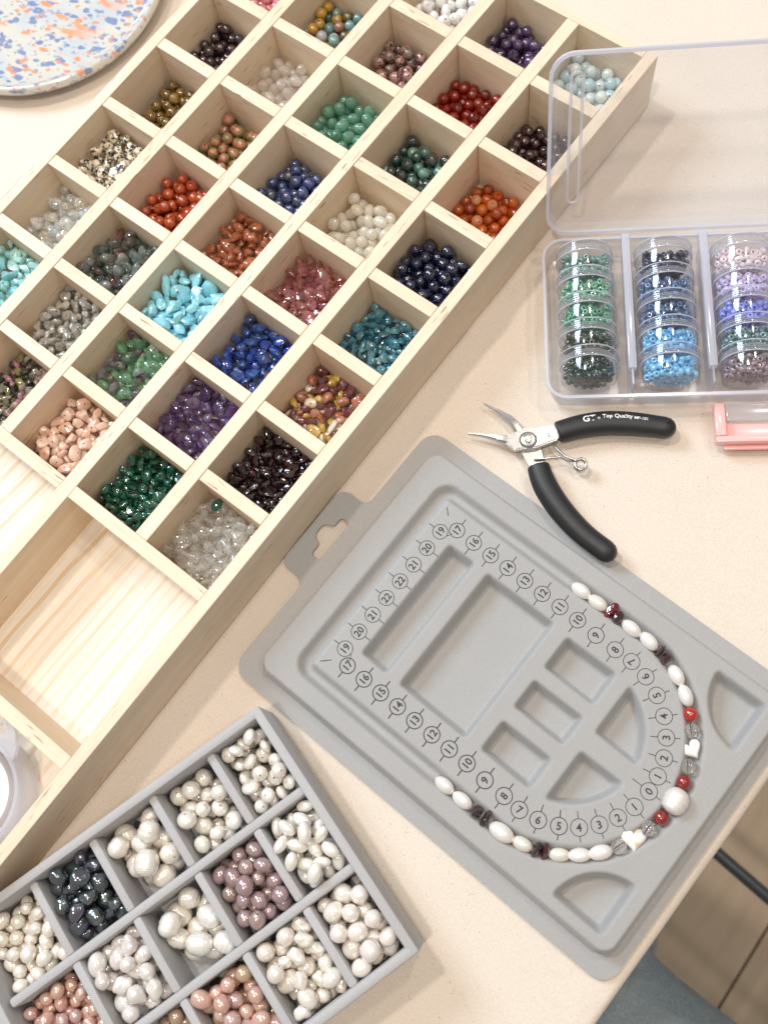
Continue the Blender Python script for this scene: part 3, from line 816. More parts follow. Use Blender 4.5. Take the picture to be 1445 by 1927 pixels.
cell(E_, 5, 'plum_black_bead', 'round', 6.0, 87, 'plum black bead|the heap left of the clear glassy beads',
     stone('plum_black', [(0.020, 0.008, 0.012), (0.035, 0.012, 0.016), (0.014, 0.008, 0.012)], rough=0.06, coat=0.5))
cell(E_, 6, 'rose_pink_bead', 'round', 6.4, 83, 'rose pink bead|the heap cut off by the upper frame edge',
     stone('rose_pink', [(0.68, 0.24, 0.28), (0.74, 0.34, 0.36), (0.62, 0.19, 0.24)], rough=0.12, vein=(0.80, 0.50, 0.50), vs=3, vthr=(0.5, 0.75), vamt=0.5))
# a stray green chip lies in the clear heap
gm = bpy.data.meshes['green_chip']
o = add('green_chip', gm)
o.matrix_world = bxm @ Matrix.Translation((34.6*S, 30.2*S, 21.5*S)) @ Matrix.Rotation(0.4, 4, 'Z') @ Matrix.Rotation(0.3, 4, 'X')
tag(o, 'single stray dark green chip lying on top of the clear chips', 'stone chip')

# ------------------------------------------------------------------ round plastic container in the empty compartment
ct = empty('round_container', frame(-98.6, -237.0, BZ))
tag(ct, 'round frosted plastic container with a hanging tab in the lower compartment of the wooden box', 'container')
part('outer_wall', MB().lathe([(24.6, 0.2), (26.5, 0.2), (27.8, 1.5), (27.8, 20), (27.2, 21), (25.6, 21), (25.0, 20), (24.6, 0.2)], 64), M_dish, ct, True, 40)
part('inner_disc', MB().lathe([(0.01, 16.0), (19.4, 16.0), (20.4, 15.4), (20.4, 2.6), (0.01, 2.6)][::-1], 64), M_white, ct, True, 40)
tabp = []
for a in np.linspace(-70, 70, 15): tabp.append((9*math.sin(R_(a)), 33+7.5*math.cos(R_(a))-3))
tabo = [(13, 24.4), (11, 30)][::1]+[(x, y) for x, y in tabp[::-1]]+[(-11, 30), (-13, 24.4)]
def plate_with_hole(outer, hole, z0, z1, name, mt, parent, mw=None):
    cu = bpy.data.curves.new(name, 'CURVE'); cu.dimensions = '2D'; cu.fill_mode = 'BOTH'; cu.extrude = (z1-z0)/2*S
    for loop in [outer]+hole:
        sp = cu.splines.new('POLY'); sp.points.add(len(loop)-1); sp.use_cyclic_u = True
        for p, (x, y) in zip(sp.points, loop): p.co = (x*S, y*S, 0, 1)
    to = bpy.data.objects.new(name, cu)
    me = bpy.data.meshes.new_from_object(to)
    bpy.data.objects.remove(to); bpy.data.curves.remove(cu)
    me.materials.clear()
    me.transform(Matrix.Translation((0, 0, (z0+z1)/2*S)))
    me.materials.append(mt)
    me.name = name
    return add(name, me, parent, mw)
plate_with_hole(tabo, [[(2.6*math.cos(a), 33.2+2.6*math.sin(a)) for a in np.linspace(0, 2*PI, 20, False)]], 17.5, 20.5, 'hanging_tab', M_dish, ct, Matrix.Rotation(R_(10), 4, 'Z'))

# ------------------------------------------------------------------ speckled ceramic plate
t_ = NT('speckled_glaze')
gv = t_.coord('Object', (1000, 1000, 1000), False)
def blob(scale, thr, seed, dist=0.7, soft=0.03):
    mp = t_.n('ShaderNodeMapping'); mp.inputs['Location'].default_value = (seed*31.7, seed*17.3, 0); mp.inputs['Rotation'].default_value = (0, 0, 0.5); mp.inputs['Scale'].default_value = (0.8, 1.25, 1)
    t_.l(gv, mp.inputs['Vector'])
    vo = t_.n('ShaderNodeTexVoronoi'); vo.inputs['Scale'].default_value = 1/scale
    wob = t_.noise(mp.outputs[0], 1/(scale*0.8), 2, 0.5)
    ad = t_.n('ShaderNodeVectorMath', operation='ADD')
    sc_ = t_.n('ShaderNodeVectorMath', operation='SCALE'); sc_.inputs['Scale'].default_value = scale*dist
    t_.l(wob, sc_.inputs[0]); t_.l(mp.outputs[0], ad.inputs[0]); t_.l(sc_.outputs[0], ad.inputs[1])
    t_.l(ad.outputs[0], vo.inputs['Vector'])
    sep = t_.n('ShaderNodeSeparateColor'); t_.l(vo.outputs['Color'], sep.inputs[0])
    th = t_.n('ShaderNodeMath', operation='MULTIPLY'); th.inputs[1].default_value = thr; t_.l(sep.outputs[0], th.inputs[0])
    lt = t_.n('ShaderNodeMath', operation='SUBTRACT'); t_.l(th.outputs[0], lt.inputs[0]); t_.l(vo.outputs['Distance'], lt.inputs[1])
    return t_.ramp(lt.outputs[0], [(0.0, G3(0)), (soft*4, G3(1))])
gc = (0.62, 0.595, 0.53)
sky_ = t_.noise(gv, 0.03, 2, 0.5)
gcol = t_.mix(t_.ramp(sky_, [(0.56, G3(0)), (0.66, G3(0.5))]), gc, (0.42, 0.52, 0.61))
gcol = t_.mix(blob(9, 0.28, 5, 1.1), gcol, (0.41, 0.52, 0.64))
gcol = t_.mix(blob(7.6, 0.55, 2, 0.8), gcol, (0.22, 0.27, 0.43))
gcol = t_.mix(blob(5.6, 0.55, 7, 0.8), gcol, (0.20, 0.26, 0.44))
gcol = t_.mix(blob(3.2, 0.45, 9, 0.8), gcol, (0.33, 0.37, 0.47))
gcol = t_.mix(blob(7.6, 0.45, 3, 0.9), gcol, (0.74, 0.30, 0.16))
gcol = t_.mix(blob(5.6, 0.42, 4, 0.8), gcol, (0.68, 0.32, 0.20))
str_ = t_.n('ShaderNodeMapping'); str_.inputs['Rotation'].default_value = (0, 0, -0.65); str_.inputs['Scale'].default_value = (0.018, 0.075, 1); t_.l(gv, str_.inputs['Vector'])
sn = t_.noise(str_.outputs[0], 1.0, 3, 0.6)
cr_ = t_.n('ShaderNodeVectorMath', operation='LENGTH'); t_.l(gv, cr_.inputs[0])
fm_ = t_.n('ShaderNodeMapRange'); fm_.inputs['From Min'].default_value = 45; fm_.inputs['From Max'].default_value = 62; fm_.inputs['To Min'].default_value = 1; fm_.inputs['To Max'].default_value = 0
t_.l(cr_.outputs['Value'], fm_.inputs[0])
mm_ = t_.n('ShaderNodeMath', operation='MULTIPLY'); t_.l(t_.ramp(sn, [(0.56, G3(0)), (0.60, G3(1))]), mm_.inputs[0]); t_.l(fm_.outputs[0], mm_.inputs[1])
gcol = t_.mix(mm_.outputs[0], gcol, (0.82, 0.35, 0.19))
M_glaze = t_.finish(t_.bsdf(gcol, 0.12, Coat_Weight=0.4, Coat_Roughness=0.05))
plt = MB().lathe([(0.01, 6.0), (62, 6.0), (72, 6.6), (76, 9.2), (78.4, 11.8), (80.2, 12.6), (81.6, 11.6), (82.0, 9.5), (80.5, 6), (76, 2.5), (70, 1.4), (0.01, 1.4)], 128)
o = part('ceramic_plate', plt, M_glaze, None, True, mw=frame(-415.8, 117.2, -0.3, 0.3))
tag(o, 'round glazed plate speckled with blue and orange spots beside the wooden box', 'plate')

# ------------------------------------------------------------------ grey bead design board
brd = empty('bead_board', frame(0, 0, 0))
tag(brd, 'grey flocked bead design board with numbered ring and sunken compartments', 'bead board')
YM = -41.1
def sd_box(x, y, x0, x1, y0, y1, r):
    cx, cy = (x0+x1)/2, (y0+y1)/2
    qx = np.abs(x-cx)-(x1-x0)/2+r; qy = np.abs(y-cy)-(y1-y0)/2+r
    return np.hypot(np.maximum(qx, 0), np.maximum(qy, 0))+np.minimum(np.maximum(qx, qy), 0)-r
def sstep(t):
    t = np.clip(t, 0, 1); return t*t*(3-2*t)
def smax(a, b, k=2.0):
    h = np.clip(0.5+0.5*(a-b)/k, 0, 1); return b*(1-h)+a*h+k*h*(1-h)
TOPZ = 11.0
def board_h(x, y):
    out = sd_box(x, y, -36.5, 166.5, YM-69.0, YM+69.0, 9)
    h = 1.1+(TOPZ-1.1)*sstep(-out/2.8)
    # U channel with a round end
    left = sd_box(x, y, -17.2, 120, YM-54.2, YM+54.2, 5)
    circ = np.hypot(x-95.7, y-YM)-54.2
    s = np.where(x < 95.7, left, circ)
    ch = np.abs(s)
    h = h-5.0*(1-sstep((ch-0.8)/3.8))*(out < -4)
    def well(d, depth=9.0, slope=3.4):
        return depth*sstep(-d/slope)
    wl = np.zeros_like(x)
    for x0, x1, y0, y1 in ((0.8, 17.2, -74.2, -6.8), (23.6, 63.4, -74.4, -7.0), (70.4, 98.8, -27.2, -8.4), (70.4, 98.8, -49.8, -33.2), (70.4, 98.8, -74.0, -56.4)):
        wl = np.maximum(wl, well(sd_box(x, y, x0, x1, y0, y1, 2.5)))
    r2 = np.hypot(x-95.7, y-YM)-33.6
    f1 = smax(smax(r2, 105.2-x), -36.6-y); f2 = smax(smax(r2, 105.2-x), y+45.6)
    wl = np.maximum(wl, well(f1)); wl = np.maximum(wl, well(f2))
    for cy, sg in ((20.6, 1), (YM*2-20.6, -1)):
        rr = np.hypot(x-157.6, y-cy)-26.4
        d = smax(smax(rr, x-157.6), (y-cy)*sg)
        wl = np.maximum(wl, well(d))
    return h-wl
def grid_mesh(fn, xs, ys):
    X, Y = np.meshgrid(xs, ys); Z = fn(X, Y)
    n, m_ = len(xs), len(ys)
    v = np.stack([X.ravel(), Y.ravel(), Z.ravel()], 1)
    i = (np.arange(m_-1)[:, None]*n+np.arange(n-1)[None, :]).ravel()
    f = np.stack([i, i+1, i+1+n, i+n], 1)
    return v, f
v_, f_ = grid_mesh(board_h, np.arange(-37.5, 167.6, 0.8), np.arange(YM-70.0, YM+70.01, 0.8))
me = mesh('tray_surface', v_.tolist(), [tuple(q) for q in f_.tolist()], [M_velvet], True)
add('tray_surface', me, brd)
def rpoly(pts, n=6):
    """polygon with rounded corners: pts = (x, y, radius)"""
    out = []
    N = len(pts)
    for i in range(N):
        p0 = Vector(pts[i-1][:2]); p = Vector(pts[i][:2]); p1 = Vector(pts[(i+1) % N][:2]); r = pts[i][2]
        a = (p0-p).normalized(); b = (p1-p).normalized()
        if r <= 0: out.append(tuple(p)); continue
        ang = a.angle(b); t = r/math.tan(ang/2)
        s0 = p+a*t; s1 = p+b*t
        c = p+(a+b).normalized()*(r/math.sin(ang/2))
        a0 = math.atan2(s0.y-c.y, s0.x-c.x); a1 = math.atan2(s1.y-c.y, s1.x-c.x)
        da = (a1-a0+PI) % (2*PI)-PI
        for k in range(n+1):
            q = a0+da*k/n; out.append((c.x+r*math.cos(q), c.y+r*math.sin(q)))
    return out
fl_ = rpoly([(-45.2, YM+77, 9), (172.2, YM+77, 9), (172.2, YM-77, 9), (-45.2, YM-77, 9),
             (-45.2, -63.4, 5), (-61, -63.4, 5), (-61, -15.6, 5), (-45.2, -15.6, 5)])
hole_ = rpoly([(-51.6, -27.4, 2.2), (-46.2, -27.4, 2.2), (-46.2, -51.4, 2.2), (-51.6, -51.4, 2.2), (-51.6, -44.5, 1.0), (-56.6, -44.5, 4.4), (-56.6, -33.8, 4.4), (-51.6, -33.8, 1.0)])
plate_with_hole(fl_, [hole_], 0.1, 1.15, 'flange', M_velvet, brd)

def text_mesh(body, size, bold=0.0, shear=0.0):
    cu = bpy.data.curves.new('text', 'FONT'); cu.body = body; cu.size = size*S; cu.align_x = 'CENTER'; cu.align_y = 'CENTER'
    cu.offset = bold*S; cu.resolution_u = 3; cu.shear = shear
    to = bpy.data.objects.new('text', cu); me = bpy.data.meshes.new_from_object(to)
    bpy.data.objects.remove(to); bpy.data.curves.remove(cu)
    v = [tuple(c/S for c in q.co) for q in me.vertices]; f = [tuple(p.vertices) for p in me.polygons]
    bpy.data.meshes.remove(me)
    return v, f
def number_mark(txt, x, y, base_ang, tick_ang, ticks, w_, tick_len=(3.2, 3.2)):
    """a ring with a number in it and short ticks; base_ang = reading direction, tick_ang = line of the ticks"""
    mb = MB(); v, f = text_mesh(txt, 4.7, 0.06+w_*0.16)
    ys_ = [q[1] for q in v]; cy = (min(ys_)+max(ys_))/2
    ca, sa = math.cos(base_ang), math.sin(base_ang)
    b = 0
    mb.v = [(ca*q[0]-sa*(q[1]-cy), sa*q[0]+ca*(q[1]-cy), 0) for q in v]; mb.f = list(f)
    R0 = 3.65; w_ = w_+0.07
    mb.quadgrid([[((R0+s_)*math.cos(2*PI*k/36), (R0+s_)*math.sin(2*PI*k/36), 0) for k in range(36)] for s_ in (w_/2, -w_/2)], closed_u=True)
    for sgn, ln in zip((1, -1), tick_len):
        if sgn in ticks:
            d = Vector((math.cos(tick_ang), math.sin(tick_ang)))*sgn; p = Vector((-d.y, d.x))*(w_*0.55)
            a, c = d*R0, d*(R0+ln)
            b = len(mb.v); mb.v += [(a.x-p.x, a.y-p.y, 0.004), (c.x-p.x, c.y-p.y, 0.004), (c.x+p.x, c.y+p.y, 0.004), (a.x+p.x, a.y+p.y, 0.004)]
            mb.f.append((b, b+1, b+2, b+3))
    h = float(board_h(np.array([x]), np.array([y]))[0])
    part('number_mark', mb, M_ink, brd, mw=frame(x, y, TOPZ+0.06))
xs_ = [0, 10, 20, 30, 40, 50, 60, 70, 80.6, 91.2]
for i, x in enumerate(xs_):
    lab = str(17-i)
    number_mark(lab, x, 0.0 if i < 8 else -0.6, PI/2, PI/2, (1, -1) if i else (1,), 0.30 if i < 9 else 0.26)
    number_mark(lab, x, -82.2 if i < 8 else -82.9, PI/2, PI/2, (1, -1) if i else (-1,), 0.42 if i < 9 else 0.36)
for i, lab in enumerate(['19', '20', '21', '22', '22', '21', '20', '19']):
    y = -5.4-i*10.2
    number_mark(lab, -6.0, y, PI/2, PI, (1, -1) if i not in (0, 7) else (1,), 0.26)
R0_ = 42.5
for lab, a in [('7', 84.5), ('6', 72.4), ('5', 59.7), ('4', 46.8), ('3', 34.2), ('2', 21.9), ('1', 10.4), ('0', 0.0), ('1', -12.8), ('2', -24.5), ('3', -36.3), ('4', -48.3), ('5', -60.0), ('6', -72.4), ('7', -84.6)]:
    q = R_(a); wt = 0.25 if abs(a) < 50 or a > 0 else 0.33
    number_mark(lab, 95.7+R0_*math.cos(q)+0.2, -41.9+R0_*math.sin(q)*0.98, q+PI/2, q, (1, -1), wt, (2.4, 3.2) if lab != '0' else (2.4, 5.0))
for (x0, y0, x1, y1) in ((-12.0, 6.1, -8.8, 3.1), (-12.5, -88.5, -8.6, -84.8)):
    a = math.atan2(y1-y0, x1-x0); ln = math.hypot(x1-x0, y1-y0)
    part('corner_mark', MB().box(0, ln, -0.2, 0.2, 0, 0.02), M_ink, brd, mw=frame(x0+1.0, y0, TOPZ+0.05, a))
for sy, yy in ((1, 0), (-1, -82.2)):
    part('corner_mark', MB().box(0, 3.0, -0.15, 0.15, 0, 0.02), M_ink, brd, mw=frame(-2.2, yy-sy*5.2, TOPZ+0.05, R_(60*sy)))

# necklace laid out in the channel
P_white = pearl('white_pearl', [(0.80, 0.775, 0.73), (0.83, 0.80, 0.775)])
P_cream = pearl('cream_pearl', [(0.80, 0.745, 0.64), (0.82, 0.77, 0.68)])
NK = [(63.1, 12.2), (72.4, 12.2), (79.6, 12.4), (83.9, 12.2), (91.2, 11.8), (100.6, 10.9), (106.6, 8.8), (110.7, 8.2), (118.1, 5.2), (126.2, 0.6), (132.3, -4.8), (136.9, -9.8), (140.6, -16.6), (144.3, -23.1), (147.1, -29.6), (149.3, -38.2), (148.8, -47.6), (147.4, -54.6), (144.9, -62.0), (142.0, -68.6), (137.3, -75.4), (131.2, -82.0), (124.3, -87.3), (119.2, -90.6), (115.6, -92.2), (109.4, -93.9), (99.6, -95.8), (90.9, -95.4), (86.0, -95.7), (78.1, -95.9), (68.0, -95.8)]
KN = ['rice', 'rice', 'chip', 'chip', 'rice', 'rice', 'chip', 'chip', 'rice', 'rice', 'red', 'clear', 'heart', 'clear', 'red', 'big', 'red', 'clear', 'heart', 'clear', 'rice', 'rice', 'rice', 'chip', 'chip', 'rice', 'rice', 'chip', 'chip', 'rice', 'rice']
NL = ['white oval pearl at the upper end of the bead string, beside number eleven', 'second white oval pearl of the string, touching the dark red chip',
      'wine red chip after the first two pearls of the string', 'blackish chip pressed against the wine red chip on the string', 'white oval pearl just after the first pair of dark chips',
      'white oval pearl before the second pair of dark chips', 'small blackish chip beside number seven at the string', 'larger knobbly blackish chip touching the small one', 'white oval pearl beside number five of the ring',
      'white oval pearl touching the bright red bead', 'bright red round bead beside number four', 'clear round bead between the bright red bead and the plain shell heart', 'plain white shell heart seen from its side beside number two',
      'clear round bead between the plain shell heart and a dark red bead', 'dark red round bead before the large ringed pearl beside number one', 'large ringed white pearl at the middle of the string', 'dark red round bead after the large ringed pearl',
      'clear round bead between the dark red bead and the heart with a tan stain', 'shell heart with a tan stain lying flat on the string', 'clear round bead between the stained heart and a white pearl',
      'white oval pearl next to a clear bead on the lower curve', 'white oval pearl in the middle of three on the lower curve', 'white tapered pearl touching the dark chips on the lower curve', 'dark chip beside the tapered pearl on the lower curve',
      'dark round chip below number six', 'cream oval pearl between the chips and the largest oval pearl', 'largest white oval pearl of the string, below number seven', 'thin dark chip beside the largest oval pearl', 'dark pointed chip after the last two pearls',
      'white oval pearl next to last on the lower end of the string', 'white oval pearl at the lower end of the string, below number eleven']
M_chip = stone('wine_garnet', [(0.07, 0.008, 0.016), (0.02, 0.008, 0.011)], rough=0.06, coat=0.6)
M_wine = stone('wine_red', [(0.13, 0.008, 0.016)], rough=0.06, coat=0.6)
M_red = stone('red_bead_stone', [(0.23, 0.008, 0.006)], rough=0.07, sss=0.1, coat=0.4); M_red2 = stone('bright_red_stone', [(0.38, 0.018, 0.010)], rough=0.07, sss=0.1, coat=0.4)
M_crys = plain('rock_crystal', (1.0, 1.0, 1.0), 0.0, Transmission_Weight=1.0, IOR=1.5)
def shell_mat(name, stain):
    t = NT(name); v = t.coord('Object', (1000, 1000, 1000), False)
    n = t.noise(v, 0.5, 3, 0.6, 1.0)
    c = t.mix(t.ramp(n, [(0.35, G3(0)), (0.65, G3(1))]), (0.80, 0.77, 0.72), (0.88, 0.87, 0.84))
    if stain:
        sx = t.n('ShaderNodeSeparateXYZ'); t.l(v, sx.inputs[0])
        ad = t.n('ShaderNodeMath', operation='ADD'); t.l(sx.outputs[0], ad.inputs[0]); t.l(n, ad.inputs[1])
        c = t.mix(t.ramp(t.noise(v, 0.24, 1, 0.5), [(0.55, G3(0)), (0.66, G3(0.75))]), c, (0.70, 0.50, 0.28))
    return t.finish(t.bsdf(c, 0.16, Coat_Weight=0.5, Coat_Roughness=0.08))
M_shell, M_shell2 = shell_mat('shell_plain', False), shell_mat('shell_stained', True)
def heart_mesh(name, mt, s_=5.0):
    pts = []
    for k in range(40):
        a = 2*PI*k/40
        x = 16*math.sin(a)**3; y = 13*math.cos(a)-5*math.cos(2*a)-2*math.cos(3*a)-math.cos(4*a)
        pts.append((x*s_/16, y*s_/16))
    mb = MB()
    rows = []
    for f, z in ((0.02, 1.35), (0.55, 1.3), (0.86, 1.05), (0.97, 0.55), (1.0, 0), (0.97, -0.55), (0.86, -1.05), (0.02, -1.3)):
        rows.append([(x*f, y*f, z) for x, y in pts])
    mb.quadgrid(rows[::-1], closed_u=True)
    return mb.me(name, mt, True, 60)
CHF = 6.4
for i, ((x, y), kd, lab) in enumerate(zip(NK, KN, NL)):
    p0 = Vector(NK[max(0, i-1)]); p1 = Vector(NK[min(len(NK)-1, i+1)]); d = p1-p0; ang = math.atan2(d.y, d.x)
    r = np.random.default_rng(400+i)
    if x > 95.7:
        q = math.hypot(x-95.7, y-YM); f_ = max(1.0, 53.2/q); x, y = 95.7+(x-95.7)*f_, YM+(y-YM)*f_
    CHF = float(board_h(np.array([x, x+1.2, x-1.2, x, x]), np.array([y, y, y, y+1.2, y-1.2])).max())
    if kd == 'rice':
        sz = {26: 9.6, 25: 7.8, 21: 8.0, 20: 8.4, 22: 7.6}.get(i, 8.0)
        ms = bead_mesh('pearl', P_cream if i in (1, 25, 22) else P_white, 'rice', sz, 300+i, 0.4); cat = 'pearl'; z = CHF+sz*0.40
        rot = Matrix.Rotation(ang, 4, 'Z') @ Matrix.Rotation(PI/2, 4, 'Y')
    elif kd == 'chip':
        ms = bead_mesh('garnet_chip', M_wine if i == 2 else M_chip, 'chip', 8.4, 320+i, 0.5); cat = 'stone chip'; z = CHF+2.9
        rot = Matrix.Rotation(ang, 4, 'Z') @ Matrix.Rotation(PI/2, 4, 'Y') @ Matrix.Rotation(i*1.0, 4, 'Z') @ Matrix.Scale(0.9, 4)
    elif kd == 'red':
        ms = bead_mesh('red_bead', M_red2 if i == 10 else M_red, 'round', 6.6, 340+i, 0.5); cat = 'bead'; z = CHF+3.3
        rot = Matrix.Rotation(ang, 4, 'Z') @ Matrix.Rotation(PI/2, 4, 'Y')
    elif kd == 'clear':
        ms = bead_mesh('crystal_bead', M_crys, 'round', 6.8, 350+i, 0.5, 56, 36); cat = 'bead'; z = CHF+3.4
        rot = Matrix.Rotation(ang+0.2, 4, 'Z') @ Matrix.Rotation(PI/2, 4, 'Y')
    elif kd == 'big':
        r_sq = 1.08
        ms = bead_mesh('ringed_pearl', pearl('ringed_white', [(0.82, 0.78, 0.74)], ring=0.35), 'ringed', 11.0, 360, 0.5, 28, 28); cat = 'pearl'; z = CHF+5.3
        rot = Matrix.Rotation(ang, 4, 'Z') @ Matrix.Rotation(PI/2, 4, 'Y')
    else:
        ms = heart_mesh('shell_heart', M_shell if i == 12 else M_shell2, 5.6 if i == 18 else 4.6); cat = 'shell heart'; z = CHF+(2.6 if i == 18 else 2.8)
        rot = Matrix.Rotation(R_(37 if i == 18 else 69), 4, 'Z') @ Matrix.Rotation(R_(6 if i == 18 else -18), 4, 'Y')
    o = add({'rice': 'oval_pearl', 'chip': 'garnet_chip', 'red': 'red_bead', 'clear': 'crystal_round_bead', 'big': 'ringed_pearl', 'heart': 'shell_heart'}[kd], ms)
    o.matrix_world = frame(x, y, z) @ rot
    tag(o, lab, cat, 'beads of the necklace laid out on the board')

# ------------------------------------------------------------------ velvet tray of pearls
TX, TY, TA = -16.5, -120.7, R_(-15.4)
trm = frame(TX, TY, 0, TA)          # local x along the short side, local -y along the long side
TW, TLn, TH = 123.0, 162.0, 30.0
try_ = empty('pearl_tray', trm)
tag(try_, 'grey velvet display tray divided into compartments of pearls', 'display tray')
part('tray_bottom', MB().box(1.0, TW-1.0, -TLn+1, -1, 0.3, 4.0, 0.3), M_tray, try_)
WT = 4.6
def soft(name, x0, x1, y0, y1, z0, z1, b): part(name, MB().box(x0, x1, y0, y1, z0, z1, b), M_tray, try_, True, 30)
soft('tray_wall', 0, TW, -WT, 0, 0.1, TH, 1.5)
soft('tray_wall', 0, WT, -TLn, -0.4, 0.12, TH-0.06, 1.5)
soft('tray_wall', TW-WT, TW, -TLn, -0.4, 0.12, TH-0.06, 1.5)
soft('tray_wall', 0, TW, -TLn, -TLn+WT, 0.1, TH-0.03, 1.5)
LX = [41.6, 80.2]; DY = [30.6, 61.6, 93.2, 124.2]; DT = 4.2
TD = 26.5
for x in LX: soft('long_partition', x-DT/2, x+DT/2, -TLn+WT+1.5, -WT+0.3, 3.9, TD, 1.4)
xr = [(WT-0.3, LX[0]-DT/2+0.3), (LX[0]+DT/2-0.3, LX[1]-DT/2+0.3), (LX[1]+DT/2-0.3, TW-WT+0.3)]
yr = [(-DY[0]+DT/2, -WT)]+[(-DY[i+1]+DT/2, -DY[i]-DT/2) for i in range(3)]+[(-TLn+WT, -DY[3]-DT/2)]
for x0, x1 in xr:
    for y in DY: soft('short_partition', x0, x1, -y-DT/2, -y+DT/2, 3.9, TD-0.3, 1.4)
def tcell(row, k, name, shape, size, n, label, mt, vary=0.08, sq_=1.0, nv=3, rot=rot_side, squash=0.97, bias=0.03):
    global r_sq
    r = np.random.default_rng(2000+row*17+k); r_sq = sq_
    ms = []
    for j in range(nv):
        r_sq = sq_*(1+0.10*(j-1))
        sh = shape if isinstance(shape, str) else shape[j % len(shape)]
        me = bead_mesh(name, mt, sh, size, 60*row+11*k+j, 0.42, 22, 22 if sh == 'ringed' else 14 if sh in ('baroque', 'drop') else 11); me['r0'] = size/2; ms.append(me)
    x0, x1 = xr[row]; y0, y1 = yr[k]
    radii = size/2*np.clip(1+r.normal(size=n)*vary, 0.75, 1.25)
    P = pile(radii*1.03, x1-x0-0.6, y1-y0-0.4, squash=squash, bias=bias, r=r); P[:, 3] /= 1.06
    fill(P, [(1, ms, label)], trm, 4.0, name, 'pearl', 'pearls: '+label.replace('|', ' in '), None, rot, r, x0+0.3, y0+0.2, (x0, y0, x1-x0, y1-y0, TD))
tcell(0, 0, 'button_pearl', 'button', 7.1, 41, 'ivory button pearl|the tray corner nearest the bead board', pearl('ivory_button', [(0.80, 0.75, 0.66), (0.82, 0.79, 0.72), (0.78, 0.71, 0.60)]), rot=rot_any)
tcell(0, 1, 'round_pearl', 'pearl', 8.1, 24, 'round cream pearl|the compartment left of the button pearls', pearl('cream_round', [(0.78, 0.73, 0.63), (0.80, 0.77, 0.70)]), sq_=0.92, rot=rot_any)
tcell(0, 2, 'ridged_pearl', 'ringed', 9.7, 15, 'big cream ringed pearl|the compartment right of the black pearls', pearl('cream_ringed', [(0.80, 0.74, 0.64), (0.84, 0.80, 0.73)], ring=0.28), sq_=1.1)
tcell(0, 3, 'black_pearl', 'baroque', 7.7, 39, 'peacock black pearl|the dark compartment', pearl('peacock_black', [(0.10, 0.13, 0.14), (0.16, 0.15, 0.20), (0.08, 0.12, 0.12), (0.18, 0.20, 0.19)], 0.18, metal=0.75, edge=(0.7, 0.8, 1.0)), nv=5, vary=0.15)
tcell(0, 4, 'seed_pearl', 'pearl', 6.3, 57, 'small ivory pearl|the compartment left of the black pearls', pearl('small_ivory', [(0.80, 0.74, 0.63), (0.83, 0.79, 0.71), (0.80, 0.70, 0.58)]), sq_=1.15)
tcell(1, 0, 'rice_pearl', 'rice', 7.3, 43, 'long white rice pearl|the compartment below the button pearls', pearl('white_rice', [(0.80, 0.77, 0.69), (0.83, 0.81, 0.76)]), vary=0.1)
tcell(1, 1, 'mauve_pearl', 'pearl', 7.1, 50, 'metallic mauve pearl|the mauve compartment', pearl('mauve', [(0.42, 0.29, 0.29), (0.46, 0.33, 0.36), (0.40, 0.30, 0.25), (0.50, 0.36, 0.34)], 0.2, metal=0.35, edge=(1, 0.8, 0.8)), sq_=1.12)
tcell(1, 2, 'ribbed_pearl', 'ringed', 9.9, 12, 'big white ringed pearl|the compartment left of the mauve pearls', pearl('white_ringed', [(0.82, 0.78, 0.70), (0.84, 0.82, 0.77)], ring=0.32), sq_=1.1)
tcell(1, 3, 'silver_pearl', ('baroque', 'drop', 'pearl'), 7.5, 43, 'silvery baroque pearl|the compartment below the black pearls', pearl('silver_white', [(0.72, 0.68, 0.64), (0.78, 0.75, 0.72), (0.62, 0.53, 0.52)], 0.16), nv=6, vary=0.12)
tcell(1, 4, 'pink_pearl', 'pearl', 5.4, 101, 'small copper pink pearl|the compartment at the lower left', pearl('copper_pink', [(0.62, 0.36, 0.30), (0.70, 0.44, 0.34), (0.58, 0.38, 0.38)], 0.18, metal=0.25), sq_=1.18)
tcell(2, 0, 'blush_pearl', 'pearl', 7.7, 40, 'blush white pearl|the lower right corner compartment', pearl('blush_white', [(0.82, 0.74, 0.68), (0.84, 0.79, 0.74), (0.78, 0.73, 0.62)], 0.17), sq_=1.08)
tcell(2, 1, 'ivory_pearl', ('pearl', 'baroque', 'pearl'), 7.5, 46, 'irregular ivory pearl|the compartment left of the blush pearls', pearl('ivory_mix', [(0.80, 0.74, 0.62), (0.82, 0.78, 0.70), (0.80, 0.70, 0.62)], 0.17), sq_=1.1, vary=0.12)
tcell(2, 2, 'peach_pearl', 'pearl', 7.3, 48, 'peach pink pearl|the compartment below the mauve pearls', pearl('peach_pink', [(0.66, 0.40, 0.32), (0.72, 0.46, 0.38), (0.54, 0.40, 0.26), (0.62, 0.42, 0.40)], 0.18, metal=0.2), sq_=1.12)
tcell(2, 3, 'bronze_pearl', 'pearl', 7.1, 39, 'bronze pearl|the compartment at the lower frame edge', pearl('bronze', [(0.48, 0.34, 0.22), (0.56, 0.42, 0.32)], 0.18, metal=0.3), sq_=1.12)

